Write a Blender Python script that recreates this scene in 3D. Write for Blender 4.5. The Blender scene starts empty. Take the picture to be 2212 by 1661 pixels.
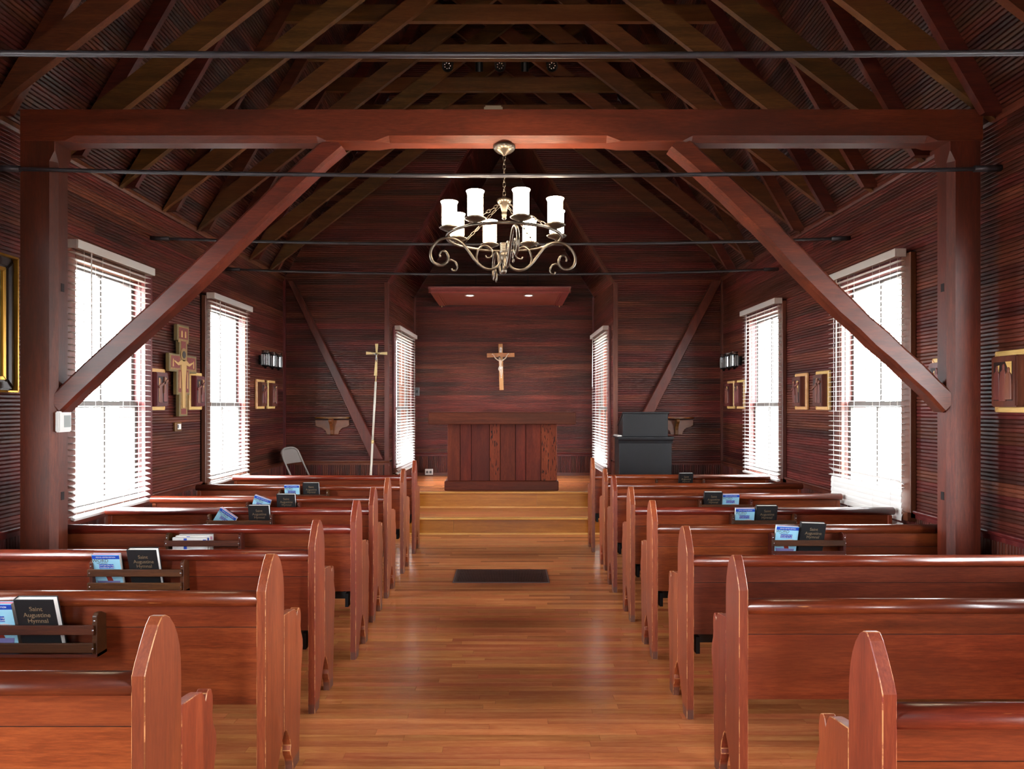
import bpy, bmesh, math, random
from mathutils import Vector, Matrix
random.seed(11)
sc = bpy.context.scene
COL = sc.collection
PI = math.pi

# ------------------------------------------------------------------ camera, sky, exposure
cam_d = bpy.data.cameras.new('camera')
cam_d.sensor_fit = 'HORIZONTAL'; cam_d.sensor_width = 36.0; cam_d.lens = 24.0
cam_d.shift_x = 0.0041; cam_d.shift_y = 0.0206
cam_d.clip_start = 0.02; cam_d.clip_end = 300
cam = bpy.data.objects.new('camera', cam_d); COL.objects.link(cam)
cam.location = (0, 0, 1.6); cam.rotation_euler = (PI / 2, 0, 0)
sc.camera = cam

W = bpy.data.worlds.new('overcast_sky'); sc.world = W; W.use_nodes = True
bg = W.node_tree.nodes['Background']
bg.inputs['Color'].default_value = (0.93, 0.96, 1.0, 1)
bg.inputs['Strength'].default_value = 52.0
sc.view_settings.view_transform = 'Standard'
sc.view_settings.look = 'None'
sc.view_settings.gamma = 1.0
sc.view_settings.use_curve_mapping = False
sc.view_settings.exposure = 0.0
sc.cycles.use_denoising = True
sc.cycles.max_bounces = 10
sc.cycles.diffuse_bounces = 6
sc.cycles.transparent_max_bounces = 24
sc.cycles.caustics_reflective = False
sc.cycles.caustics_refractive = False
sc.cycles.sample_clamp_indirect = 6.0
LAMP_GLOW = 46.0

# room measures (metres; the camera stands in the aisle at x = 0, y = 0)
XL, XR = -3.10, 2.97          # side walls
YB, YF = -3.0, 9.45           # entrance wall, chancel wall
ZE = 3.35                     # eaves
XC = (XL + XR) / 2            # ridge line
SL = 1.74                     # slope of the main roof
ZR = ZE + SL * (XR - XC)      # ridge
CAP = 0.83                    # top of the wainscot
AFL, AFR = -1.655, 1.47       # chancel recess, front
ABL, ABR = -1.575, 1.45       # chancel recess, back
YA = 11.5                     # back wall of the chancel recess
ZAF, ZAB = 3.30, 3.42         # knee of its ceiling, front and back
ZP, ZS = 0.42, 0.2036         # platform, step
ZAP = 5.88

# ------------------------------------------------------------------ helpers
def lin(h):
    h = h.lstrip('#'); r = []
    for i in (0, 2, 4):
        c = int(h[i:i + 2], 16) / 255
        r.append(c / 12.92 if c <= 0.04045 else ((c + 0.055) / 1.055) ** 2.4)
    return (*r, 1.0)

class MB:
    def __init__(s): s.v = []; s.f = []; s.m = []; s.fix = False
    def add(s, vs, fs, mi=0):
        o = len(s.v); s.v += [tuple(v) for v in vs]
        for f in fs: s.f.append(tuple(i + o for i in f)); s.m.append(mi)
        return s
    def box(s, x0, x1, y0, y1, z0, z1, mi=0):
        vs = [(x0,y0,z0),(x1,y0,z0),(x1,y1,z0),(x0,y1,z0),(x0,y0,z1),(x1,y0,z1),(x1,y1,z1),(x0,y1,z1)]
        return s.add(vs, [(0,3,2,1),(4,5,6,7),(0,1,5,4),(1,2,6,5),(2,3,7,6),(3,0,4,7)], mi)
    def prism(s, poly, ax, t0, t1, mi=0):
        """poly: list of 2-D points; ax = axis of extrusion ('x': (y,z), 'y': (x,z), 'z': (x,y))"""
        n = len(poly); s.fix = True
        def P(p, t): return (t, p[0], p[1]) if ax == 'x' else ((p[0], t, p[1]) if ax == 'y' else (p[0], p[1], t))
        vs = [P(p, t0) for p in poly] + [P(p, t1) for p in poly]
        fs = [tuple(range(n)), tuple(range(2 * n - 1, n - 1, -1))]
        fs += [(i, i + n, (i + 1) % n + n, (i + 1) % n) for i in range(n)]
        return s.add(vs, fs, mi)
    def tube(s, pts, r, n=8, mi=0, closed=False, cap=True):
        pts = [Vector(p) for p in pts]; N = len(pts)
        rs = r if isinstance(r, (list, tuple)) else [r] * N
        rings = []; up = None
        for i, p in enumerate(pts):
            a = pts[(i - 1) % N] if (closed or i > 0) else p
            b = pts[(i + 1) % N] if (closed or i < N - 1) else p
            t = (b - a).normalized()
            if up is None:
                up = Vector((0, 0, 1)) if abs(t.z) < 0.9 else Vector((1, 0, 0))
            u = (up - t * up.dot(t))
            if u.length < 1e-6: u = t.orthogonal()
            u.normalize(); w = t.cross(u); up = u
            rings.append([p + (u * math.cos(2 * PI * k / n) + w * math.sin(2 * PI * k / n)) * rs[i] for k in range(n)])
        vs = [v for R in rings for v in R]; fs = []
        M = N if closed else N - 1
        for i in range(M):
            j = (i + 1) % N
            for k in range(n):
                k2 = (k + 1) % n
                fs.append((i * n + k, i * n + k2, j * n + k2, j * n + k))
        if cap and not closed:
            fs.append(tuple(range(n - 1, -1, -1))); fs.append(tuple((N - 1) * n + k for k in range(n)))
        return s.add(vs, fs, mi)
    def lathe(s, prof, c=(0, 0, 0), n=20, mi=0, a0=0.0, a1=2 * PI):
        full = abs(a1 - a0 - 2 * PI) < 1e-6
        m = n if full else n + 1
        vs = []
        for (r, z) in prof:
            for k in range(m):
                a = a0 + (a1 - a0) * k / n
                vs.append((c[0] + r * math.cos(a), c[1] + r * math.sin(a), c[2] + z))
        fs = []
        for i in range(len(prof) - 1):
            for k in range(n):
                k2 = (k + 1) % m
                fs.append((i * m + k, i * m + k2, (i + 1) * m + k2, (i + 1) * m + k))
        return s.add(vs, fs, mi)
    def obj(s, name, mat, parent=None, smooth=False, bevel=0, bevel_mat=-1, seg=1):
        me = bpy.data.meshes.new(name); me.from_pydata(s.v, [], s.f)
        mats = mat if isinstance(mat, (list, tuple)) else [mat]
        for m in mats: me.materials.append(m)
        me.polygons.foreach_set('material_index', s.m)
        if bevel:
            bm = bmesh.new(); bm.from_mesh(me)
            bmesh.ops.recalc_face_normals(bm, faces=bm.faces)
            es = [e for e in bm.edges if len(e.link_faces) == 2 and e.calc_face_angle(0) > 0.6]
            bmesh.ops.bevel(bm, geom=es, offset=bevel, segments=seg, affect='EDGES', clamp_overlap=True, material=bevel_mat)
            bm.to_mesh(me); bm.free()
        elif s.fix:
            bm = bmesh.new(); bm.from_mesh(me); bmesh.ops.recalc_face_normals(bm, faces=bm.faces); bm.to_mesh(me); bm.free()
        if smooth:
            for p in me.polygons: p.use_smooth = True
        o = bpy.data.objects.new(name, me); COL.objects.link(o)
        if parent: o.parent = parent
        return o

def fix_normals(o):
    bm = bmesh.new(); bm.from_mesh(o.data)
    bmesh.ops.recalc_face_normals(bm, faces=bm.faces); bm.to_mesh(o.data); bm.free(); return o

def tag(o, label, cat, group=None):
    o['label'] = label; o['category'] = cat
    if group: o['group'] = group
    return o

def thing(name, label, cat, loc=(0, 0, 0), rz=0.0, group=None):
    o = bpy.data.objects.new(name, None); COL.objects.link(o)
    o.empty_display_size = 0.1
    o.location = loc; o.rotation_euler = (0, 0, rz)
    return tag(o, label, cat, group)

def struct(name, loc=(0, 0, 0), rz=0.0):
    o = bpy.data.objects.new(name, None); COL.objects.link(o)
    o.location = loc; o.rotation_euler = (0, 0, rz); o['kind'] = 'structure'; return o

def dup(root, loc=None, rz=None, label=None, group=None):
    def cp(o, par):
        c = o.copy(); COL.objects.link(c)
        if par: c.parent = par
        for ch in KIDS.get(o.name, []): cp(ch, c)
        return c
    KIDS = {}
    for o in bpy.data.objects:
        if o.parent: KIDS.setdefault(o.parent.name, []).append(o)
    r = cp(root, None)
    if loc is not None: r.location = loc
    if rz is not None: r.rotation_euler = (0, 0, rz)
    if label: r['label'] = label
    if group: r['group'] = group
    return r

def catmull(pts, k=6):
    P = [Vector(p) for p in pts]; out = []
    for i in range(len(P) - 1):
        p0 = P[max(i - 1, 0)]; p1 = P[i]; p2 = P[i + 1]; p3 = P[min(i + 2, len(P) - 1)]
        for j in range(k):
            t = j / k
            out.append(0.5 * ((2 * p1) + (p2 - p0) * t + (2 * p0 - 5 * p1 + 4 * p2 - p3) * t * t + (3 * p1 - p0 - 3 * p2 + p3) * t ** 3))
    out.append(P[-1]); return out

def text(s, size, mat, parent, loc, rot=(PI / 2, 0, 0), align='CENTER', ext=0.0003):
    cu = bpy.data.curves.new('lettering', 'FONT'); cu.body = s; cu.size = size; cu.align_x = align; cu.align_y = 'CENTER'
    cu.extrude = ext; cu.materials.append(mat)
    key = (s, size, mat.name)
    if key not in TXT:
        t = bpy.data.objects.new('lettering', cu); COL.objects.link(t)
        TXT[key] = bpy.data.meshes.new_from_object(t.evaluated_get(bpy.context.evaluated_depsgraph_get()))
        bpy.data.objects.remove(t)
    o = bpy.data.objects.new('lettering', TXT[key]); COL.objects.link(o); o.parent = parent
    o.location = loc; o.rotation_euler = rot; return o
TXT = {}

# ------------------------------------------------------------------ materials
def newmat(name):
    m = bpy.data.materials.new(name); m.use_nodes = True
    return m, m.node_tree, m.node_tree.nodes['Principled BSDF']

def plain(name, col, rough=0.5, metal=0.0, spec=0.5, noise=0.0, nscale=20.0, bump=0.0):
    m, nt, b = newmat(name)
    b.inputs['Base Color'].default_value = lin(col); b.inputs['Roughness'].default_value = rough
    b.inputs['Metallic'].default_value = metal; b.inputs['Specular IOR Level'].default_value = spec
    if noise or bump:
        tc = nt.nodes.new('ShaderNodeTexCoord'); nz = nt.nodes.new('ShaderNodeTexNoise')
        nz.inputs['Scale'].default_value = nscale; nz.inputs['Detail'].default_value = 5
        nt.links.new(tc.outputs['Object'], nz.inputs['Vector'])
        if noise:
            mx = nt.nodes.new('ShaderNodeMix'); mx.data_type = 'RGBA'; mx.blend_type = 'MULTIPLY'
            mx.inputs[0].default_value = noise; mx.inputs[6].default_value = lin(col)
            rp = nt.nodes.new('ShaderNodeMapRange'); rp.inputs[1].default_value = 0.25; rp.inputs[2].default_value = 0.75
            rp.inputs[3].default_value = 0.35; rp.inputs[4].default_value = 1.5
            nt.links.new(nz.outputs['Fac'], rp.inputs[0]); nt.links.new(rp.outputs[0], mx.inputs[7])
            nt.links.new(mx.outputs[2], b.inputs['Base Color'])
        if bump:
            bp = nt.nodes.new('ShaderNodeBump'); bp.inputs['Strength'].default_value = bump; bp.inputs['Distance'].default_value = 0.002
            nt.links.new(nz.outputs['Fac'], bp.inputs['Height']); nt.links.new(bp.outputs['Normal'], b.inputs['Normal'])
    return m

def emit(name, col, strength):
    m, nt, b = newmat(name)
    b.inputs['Base Color'].default_value = (0.9, 0.9, 0.9, 1)
    b.inputs['Emission Color'].default_value = (*col, 1); b.inputs['Emission Strength'].default_value = strength
    return m

def wood(name, dark, mid, light, axis='x', rough=0.35, spec=0.5, rnd=0.35, hue=0.02, fine=14.0, bump=0.12,
         stain=None, stain_amt=0.0, stretch=14.0, pits=0.0, foot=False, coat=0.0, wear=0.0, chips=0.0):
    """stained timber: grain along one axis, board-to-board variation from the object's own random number"""
    m, nt, b = newmat(name); N = nt.nodes; L = nt.links
    tc = N.new('ShaderNodeTexCoord'); oi = N.new('ShaderNodeObjectInfo')
    sh = N.new('ShaderNodeVectorMath'); sh.operation = 'SCALE'; sh.inputs[0].default_value = (37.0, 53.0, 71.0)
    L.new(oi.outputs['Random'], sh.inputs['Scale'])
    ad = N.new('ShaderNodeVectorMath'); ad.operation = 'ADD'
    L.new(tc.outputs['Object'], ad.inputs[0]); L.new(sh.outputs[0], ad.inputs[1])
    mp = N.new('ShaderNodeMapping'); s = [stretch] * 3; s['xyz'.index(axis)] = 1.0
    mp.inputs['Scale'].default_value = s; L.new(ad.outputs[0], mp.inputs['Vector'])
    n1 = N.new('ShaderNodeTexNoise'); n1.inputs['Scale'].default_value = 1.1; n1.inputs['Detail'].default_value = 6; n1.inputs['Roughness'].default_value = 0.62
    n1.inputs['Distortion'].default_value = 0.6; L.new(mp.outputs[0], n1.inputs['Vector'])
    n2 = N.new('ShaderNodeTexNoise'); n2.inputs['Scale'].default_value = fine; n2.inputs['Detail'].default_value = 4; n2.inputs['Roughness'].default_value = 0.7
    L.new(mp.outputs[0], n2.inputs['Vector'])
    mixf = N.new('ShaderNodeMath'); mixf.operation = 'MULTIPLY_ADD'; mixf.inputs[1].default_value = 0.45
    L.new(n2.outputs['Fac'], mixf.inputs[0])
    sc1 = N.new('ShaderNodeMath'); sc1.operation = 'MULTIPLY'; sc1.inputs[1].default_value = 0.62
    L.new(n1.outputs['Fac'], sc1.inputs[0]); L.new(sc1.outputs[0], mixf.inputs[2])
    rp = N.new('ShaderNodeValToRGB'); e = rp.color_ramp.elements
    e[0].position = 0.30; e[0].color = lin(dark); e[1].position = 0.72; e[1].color = lin(light)
    q = e.new(0.52); q.color = lin(mid)
    L.new(mixf.outputs[0], rp.inputs['Fac'])
    hs = N.new('ShaderNodeHueSaturation')
    vr = N.new('ShaderNodeMapRange'); vr.inputs[3].default_value = 1 - rnd; vr.inputs[4].default_value = 1 + rnd
    L.new(oi.outputs['Random'], vr.inputs[0]); L.new(vr.outputs[0], hs.inputs['Value'])
    fr = N.new('ShaderNodeMath'); fr.operation = 'MULTIPLY'; fr.inputs[1].default_value = 7.13; L.new(oi.outputs['Random'], fr.inputs[0])
    fc = N.new('ShaderNodeMath'); fc.operation = 'FRACT'; L.new(fr.outputs[0], fc.inputs[0])
    hr = N.new('ShaderNodeMapRange'); hr.inputs[3].default_value = 0.5 - hue; hr.inputs[4].default_value = 0.5 + hue
    L.new(fc.outputs[0], hr.inputs[0]); L.new(hr.outputs[0], hs.inputs['Hue'])
    L.new(rp.outputs['Color'], hs.inputs['Color'])
    out = hs.outputs['Color']
    def mixin(col, fac_socket, cur):
        mx = N.new('ShaderNodeMix'); mx.data_type = 'RGBA'
        L.new(fac_socket, mx.inputs[0]); L.new(cur, mx.inputs[6]); mx.inputs[7].default_value = lin(col)
        return mx.outputs[2]
    if stain:
        n3 = N.new('ShaderNodeTexNoise'); n3.inputs['Scale'].default_value = 0.55; n3.inputs['Detail'].default_value = 3
        mp2 = N.new('ShaderNodeMapping'); s2 = [4.0] * 3; s2['xyz'.index(axis)] = 1.3; mp2.inputs['Scale'].default_value = s2
        L.new(ad.outputs[0], mp2.inputs['Vector']); L.new(mp2.outputs[0], n3.inputs['Vector'])
        r3 = N.new('ShaderNodeMapRange'); r3.inputs[1].default_value = 0.48; r3.inputs[2].default_value = 0.66; r3.inputs[4].default_value = stain_amt
        L.new(n3.outputs['Fac'], r3.inputs[0]); out = mixin(stain, r3.outputs[0], out)
    if pits:
        vo = N.new('ShaderNodeTexNoise'); vo.inputs['Scale'].default_value = 2.4; vo.inputs['Detail'].default_value = 1
        mp3 = N.new('ShaderNodeMapping'); s3 = [34.0] * 3; s3['xyz'.index(axis)] = 5.0; mp3.inputs['Scale'].default_value = s3
        L.new(ad.outputs[0], mp3.inputs['Vector']); L.new(mp3.outputs[0], vo.inputs['Vector'])
        r4 = N.new('ShaderNodeMapRange'); r4.inputs[1].default_value = 0.62; r4.inputs[2].default_value = 0.66; r4.inputs[4].default_value = pits
        L.new(vo.outputs['Fac'], r4.inputs[0]); out = mixin('0c0504', r4.outputs[0], out)
    if chips:
        cn = N.new('ShaderNodeTexNoise'); cn.inputs['Scale'].default_value = 16.0; cn.inputs['Detail'].default_value = 5; cn.inputs['Roughness'].default_value = 0.7
        L.new(ad.outputs[0], cn.inputs['Vector'])
        r7 = N.new('ShaderNodeMapRange'); r7.inputs[1].default_value = 0.46; r7.inputs[2].default_value = 0.56; r7.inputs[4].default_value = chips
        L.new(cn.outputs['Fac'], r7.inputs[0]); out = mixin('c58a58', r7.outputs[0], out)
    if wear:
        wn = N.new('ShaderNodeTexNoise'); wn.inputs['Scale'].default_value = 3.0; wn.inputs['Detail'].default_value = 4; wn.inputs['Roughness'].default_value = 0.75
        mp4 = N.new('ShaderNodeMapping'); s4 = [26.0] * 3; s4['xyz'.index(axis)] = 1.6; mp4.inputs['Scale'].default_value = s4
        L.new(ad.outputs[0], mp4.inputs['Vector']); L.new(mp4.outputs[0], wn.inputs['Vector'])
        r6 = N.new('ShaderNodeMapRange'); r6.inputs[1].default_value = 0.66; r6.inputs[2].default_value = 0.70; r6.inputs[4].default_value = wear
        L.new(wn.outputs['Fac'], r6.inputs[0]); out = mixin('b5713c', r6.outputs[0], out)
    if foot:
        sx = N.new('ShaderNodeSeparateXYZ'); L.new(tc.outputs['Object'], sx.inputs[0])
        r5 = N.new('ShaderNodeMapRange'); r5.inputs[1].default_value = 0.055; r5.inputs[2].default_value = 0.045; r5.inputs[4].default_value = 0.6
        L.new(sx.outputs['Z'], r5.inputs[0]); out = mixin('4a3a34', r5.outputs[0], out)
    L.new(out, b.inputs['Base Color'])
    b.inputs['Roughness'].default_value = rough; b.inputs['Specular IOR Level'].default_value = spec
    if coat: b.inputs['Coat Weight'].default_value = coat; b.inputs['Coat Roughness'].default_value = 0.12
    if bump:
        bp = N.new('ShaderNodeBump'); bp.inputs['Strength'].default_value = bump; bp.inputs['Distance'].default_value = 0.003
        L.new(n2.outputs['Fac'], bp.inputs['Height']); L.new(bp.outputs['Normal'], b.inputs['Normal'])
    return m

M = {}
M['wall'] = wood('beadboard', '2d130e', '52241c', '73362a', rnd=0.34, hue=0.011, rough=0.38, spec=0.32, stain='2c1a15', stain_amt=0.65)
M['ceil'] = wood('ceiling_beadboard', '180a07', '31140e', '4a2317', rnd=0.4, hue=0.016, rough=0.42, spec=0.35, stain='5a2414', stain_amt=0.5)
M['back'] = plain('dark_backing', '140806', 0.8)
M['trim'] = wood('trim_wood', '351510', '55241a', '703726', rnd=0.15, rough=0.38, axis='x')
M['trimz'] = wood('trim_wood_upright', '351510', '55241a', '703726', rnd=0.15, rough=0.38, axis='z')
M['timber'] = wood('heavy_timber', '371309', '532012', '70301c', rnd=0.06, hue=0.004, rough=0.42, spec=0.4, stain='2c150f', stain_amt=0.5, stretch=9)
M['timberz'] = wood('heavy_timber_upright', '371309', '532012', '70301c', axis='z', rnd=0.06, hue=0.004, rough=0.42, spec=0.4, stain='2c150f', stain_amt=0.5, stretch=9)
M['rafter'] = wood('rafter_wood', '2f1b0d', '4b2c15', '6a4221', rnd=0.25, hue=0.016, rough=0.5, spec=0.35, stain='5a2a14', stain_amt=0.5)
M['rafterd'] = wood('rafter_wood_red', '2c120b', '481d12', '64301d', rnd=0.25, hue=0.012, rough=0.5, spec=0.35)
M['pew'] = wood('pew_wood', '441a0b', '723017', '964a25', rnd=0.13, hue=0.004, rough=0.32, spec=0.4, stain='582415', stain_amt=0.6, stretch=11, coat=0.1)
M['pewd'] = wood('dark_pew_wood', '38150f', '5c271a', '7c3a26', rnd=0.1, hue=0.006, rough=0.32, spec=0.4, stain='40201a', stain_amt=0.6, stretch=11, coat=0.1)
M['pewz'] = wood('pew_end_wood', '4e1e0f', '77331b', '944827', axis='z', rnd=0.16, hue=0.005, rough=0.38, spec=0.4, stain='5e281a', stain_amt=0.6, stretch=11, foot=True, coat=0.08)
M['rail'] = wood('pew_rail_wood', '3c130a', '672513', '8c3c20', rnd=0.12, hue=0.008, rough=0.28, stain='34140f', stain_amt=0.5, stretch=11, coat=0.25, wear=0.8)
M['edge'] = wood('worn_edge', '5a2412', '7a361d', '8e4626', axis='z', rnd=0.1, rough=0.4, stretch=11, wear=0.0, chips=0.9)
M['rack'] = wood('rack_wood', '2a1208', '442010', '603318', rnd=0.15, rough=0.4, spec=0.35)
M['floor'] = wood('oak_floor', '94502d', 'c07143', 'd8925a', rnd=0.18, hue=0.008, rough=0.24, spec=0.6, stretch=18, bump=0.03)
M['step'] = wood('oak_step', '744014', '965618', 'b06e28', rnd=0.10, hue=0.006, rough=0.38, spec=0.3, stretch=16, bump=0.03)
M['nose'] = wood('oak_lit_edge', 'a06a30', 'c8924c', 'dcae68', rnd=0.05, rough=0.3, spec=0.4, stretch=16, bump=0.03)  # paler than the step oak: light on the edges is put into the colour
M['altar'] = wood('altar_plank', '380f07', '561d10', '6e2d18', axis='z', rnd=0.22, hue=0.008, rough=0.5, spec=0.15, stain='331410', stain_amt=0.5, stretch=10)
M['altarp'] = wood('pitted_altar_plank', '42170a', '602812', '78381c', axis='z', rnd=0.12, hue=0.006, rough=0.5, spec=0.15, pits=1.0, stretch=10)
M['altarx'] = wood('altar_top_wood', '331109', '4a1c10', '602a18', rnd=0.1, hue=0.005, rough=0.5, spec=0.15, stain='3a2016', stain_amt=0.5)
M['black'] = plain('black_paint', '131316', 0.42, spec=0.35, noise=0.4, nscale=9)
M['blackm'] = plain('black_metal', '121214', 0.35, 0.6)
M['rod'] = plain('iron_rod', '39373d', 0.36, 0.3)
M['blind'] = plain('blind_white', 'e9e6e2', 0.45)
M['cord'] = plain('cord_white', 'e6e4e0', 0.7)
M['white'] = plain('white_plastic', 'dcdad6', 0.4)
M['grey'] = plain('grey_plastic', '5b5a5c', 0.5)
M['screen'] = plain('lcd_grey', '6e716c', 0.25)
M['chair'] = plain('beige_painted_steel', '9b928c', 0.35, 0.2)
M['book'] = plain('black_bookcloth', '101013', 0.5, bump=0.2, nscale=400)
M['page'] = plain('page_white', 'ece9e4', 0.8)
M['gilt'] = plain('faded_gilt', '8a765c', 0.45, 0.3)
M['cyan'] = plain('pale_blue_cover', '9ad3ea', 0.35)
M['blue'] = plain('royal_blue', '1d47b0', 0.35)
M['pink'] = plain('pink_edge', 'd58aa0', 0.6)
M['skin'] = plain('printed_skin', 'e0b9b0', 0.5)
M['choc'] = plain('printed_bar', '8a3128', 0.5)
M['purple'] = plain('printed_dish', '7c78ac', 0.5)
M['lightw'] = wood('maple_frame', 'b8894e', 'd9ab6a', 'ecc88c', rnd=0.06, rough=0.3, stretch=20)
M['plaque'] = wood('carved_walnut', '3a1713', '562420', '6c322a', axis='z', rnd=0.1, rough=0.35)
M['figure'] = wood('carved_figure', '4c2420', '6c3a30', '84503f', axis='z', rnd=0.15, rough=0.4)
M['recess'] = plain('recess_shade', '1e0b0a', 0.5)
M['tan'] = wood('cross_oak', '9a6238', 'b97e4c', 'cc9560', rnd=0.05, rough=0.4, axis='z')
M['tanx'] = wood('cross_oak_bar', '8e5a30', 'ad7342', 'c28a52', rnd=0.05, rough=0.4, axis='x')
M['flesh'] = plain('painted_corpus', 'd9bfa8', 0.45)
M['cloth'] = plain('loincloth_white', 'e6e0da', 0.6)
M['hair'] = plain('painted_hair', '3c2a1c', 0.6)
M['brass'] = plain('pale_brass', 'e2c98e', 0.32, 0.3)
M['pole'] = plain('cream_pole', 'd9d2c2', 0.35)
M['silver'] = plain('silver', 'b9bcc2', 0.25, 0.9)
M['gold'] = plain('gold_leaf', 'c08a34', 0.3, 0.75)
M['cove'] = plain('dark_cove', '3a2c26', 0.35, 0.2)
M['canvas'] = plain('painting_canvas', '5c6046', 0.6, noise=0.7, nscale=6)
M['bronze'] = plain('antique_bronze', '665c52', 0.3, 0.85)
M['icongold'] = plain('icon_gold', '8f6c38', 0.45, 0.1, noise=0.5, nscale=40)
M['iconred'] = plain('icon_red', '74241e', 0.5, noise=0.5, nscale=60)
M['iconflesh'] = plain('icon_ochre', 'c39a5c', 0.5)
M['icondark'] = plain('icon_dark', '2a1a14', 0.5)
M['iconedge'] = plain('icon_edge', '6b5a34', 0.5)
M['corbel'] = wood('corbel_oak', '4e2a12', '6c3d1a', '885226', rnd=0.08, rough=0.4)
M['vent'] = plain('vent_bronze', '3b2420', 0.4, 0.5)
M['ventrim'] = plain('vent_trim', '8b7f7c', 0.35, 0.6)
M['canopy'] = wood('canopy_wood', '6c3226', '844232', '96523e', rnd=0.05, rough=0.4)
M['cream'] = plain('cream_plastic', 'b5a58c', 0.5)
M['ground'] = plain('pale_ground', 'b9b6ac', 0.9)
M['shade'] = emit('lit_glass_shade', (1.0, 0.80, 0.55), LAMP_GLOW)
M['bulb'] = emit('lit_downlight', (1.0, 0.95, 0.9), 8.0)
M['led'] = plain('chrome_reflector', 'c8c8cc', 0.15, 1.0)

def glassmat(name, col, tr):
    m = bpy.data.materials.new(name); m.use_nodes = True; nt = m.node_tree
    nt.nodes.remove(nt.nodes['Principled BSDF']); o = nt.nodes['Material Output']
    t = nt.nodes.new('ShaderNodeBsdfTransparent'); t.inputs[0].default_value = col
    g = nt.nodes.new('ShaderNodeBsdfGlossy'); g.inputs['Roughness'].default_value = 0.05
    mx = nt.nodes.new('ShaderNodeMixShader'); mx.inputs[0].default_value = tr
    nt.links.new(t.outputs[0], mx.inputs[1]); nt.links.new(g.outputs[0], mx.inputs[2]); nt.links.new(mx.outputs[0], o.inputs[0])
    return m
M['glass'] = glassmat('window_glass', (0.97, 0.98, 0.98, 1), 0.06)
M['sash'] = plain('sash_silhouette', '4b4542', 0.5)  # backlit darkness of the sashes put into their colour
M['ribglass'] = plain('pressed_glass', 'a9aaa8', 0.2)
M['tubeglass'] = glassmat('ribbed_glass', (0.62, 0.64, 0.66, 1), 0.16)

# ------------------------------------------------------------------ boards
BEAD = [(0.0, -0.0065), (0.10, -0.0018), (0.26, 0.0), (0.74, 0.0), (0.90, -0.0018)]
def board(parent, a, b, c, d, n, mat, beads=3, name='board', wide=None):
    """one beaded board: a->b is one long edge, d->c the other, n the face normal; its own object"""
    a, b, c, d, n = map(Vector, (a, b, c, d, n))
    if (b - a).cross(d - a).dot(n) < 0: a, b, c, d = b, a, d, c
    if (b - a).length > 1e-4: ex = (b - a).normalized()
    else: ex = (c - d).normalized()
    ez = n.normalized(); ex = (ex - ez * ex.dot(ez)).normalized(); ey = ez.cross(ex)
    R = Matrix((ex, ey, ez)).transposed()
    Ri = R.transposed()
    A, B, C, D = (Ri @ (p - a) for p in (a, b, c, d))
    vs = []; fs = []
    prof = []
    for k in range(beads):
        prof += [((k + t) / beads, h) for t, h in BEAD]
    prof.append((1.0, BEAD[0][1]))
    for t, h in prof:
        p = A.lerp(D, t); q = B.lerp(C, t)
        vs += [(p.x, p.y, p.z + h), (q.x, q.y, q.z + h)]
    for i in range(len(prof) - 1):
        fs.append((2 * i, 2 * i + 1, 2 * i + 3, 2 * i + 2))
    me = bpy.data.meshes.new(name); me.from_pydata(vs, [], fs); me.materials.append(mat)
    o = bpy.data.objects.new(name, me); COL.objects.link(o)
    o.parent = parent; o.matrix_local = Matrix.Translation(a) @ R.to_4x4()
    return o

def splits(x0, x1, maxlen, minlen=0.5):
    out = [x0]; x = x0
    while x1 - x > maxlen:
        x += random.uniform(maxlen * 0.55, maxlen)
        if x1 - x < minlen: break
        out.append(x)
    out.append(x1); return out

def rows_wall(parent, P, n, z0, z1, rows, iv, mat, maxlen=3.2):
    """horizontal boards; P(x, z) -> world point, iv(z) -> list of (x0, x1)"""
    h = (z1 - z0) / rows
    for r in range(rows):
        zb, zt = z0 + r * h, z0 + (r + 1) * h
        ib, it = iv(zb + 1e-4), iv(zt - 1e-4)
        if len(ib) != len(it): ib = it = iv((zb + zt) / 2)
        for (b0, b1), (t0, t1) in zip(ib, it):
            if max(b1 - b0, t1 - t0) < 0.03: continue
            if t1 < t0: t0 = t1 = (t0 + t1) / 2
            if b1 < b0: b0 = b1 = (b0 + b1) / 2
            cuts = splits(0.0, max(b1 - b0, t1 - t0), maxlen)
            Lm = cuts[-1]
            for u0, u1 in zip(cuts[:-1], cuts[1:]):
                f0, f1 = u0 / Lm, u1 / Lm
                board(parent, P(b0 + (b1 - b0) * f0, zb), P(b0 + (b1 - b0) * f1, zb),
                      P(t0 + (t1 - t0) * f1, zt), P(t0 + (t1 - t0) * f0, zt), n, mat)

def cols_wall(parent, P, n, x0, x1, z0, z1, mat, w=0.075):
    k = max(1, round((x1 - x0) / w)); w = (x1 - x0) / k
    for i in range(k):
        xa, xb = x0 + i * w, x0 + (i + 1) * w
        board(parent, P(xa, z0), P(xa, z1), P(xb, z1), P(xb, z0), n, mat)

# window openings along the side walls: (casing y0, y1, glass y0, y1, blind y0, y1)
WINL = [(0.26, 1.45, 0.46, 1.31), (2.44, 3.65, 2.66, 3.51), (4.66, 5.85, 4.87, 5.71), (6.86, 8.06, 7.06, 7.91)]
WINR = [(0.36, 1.56, 0.56, 1.38), (2.65, 3.85, 2.85, 3.66), (4.95, 6.15, 5.12, 5.95), (7.25, 8.44, 7.43, 8.24)]
ZW0, ZW1 = 0.78, 2.72         # casing bottom, top
ZG0, ZG1 = 0.83, 2.63         # opening

# ------------------------------------------------------------------ ground, floor
g = MB().box(-60, 60, -60, 60, -0.9, -0.8).obj('ground', M['ground']); g['kind'] = 'structure'

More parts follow.
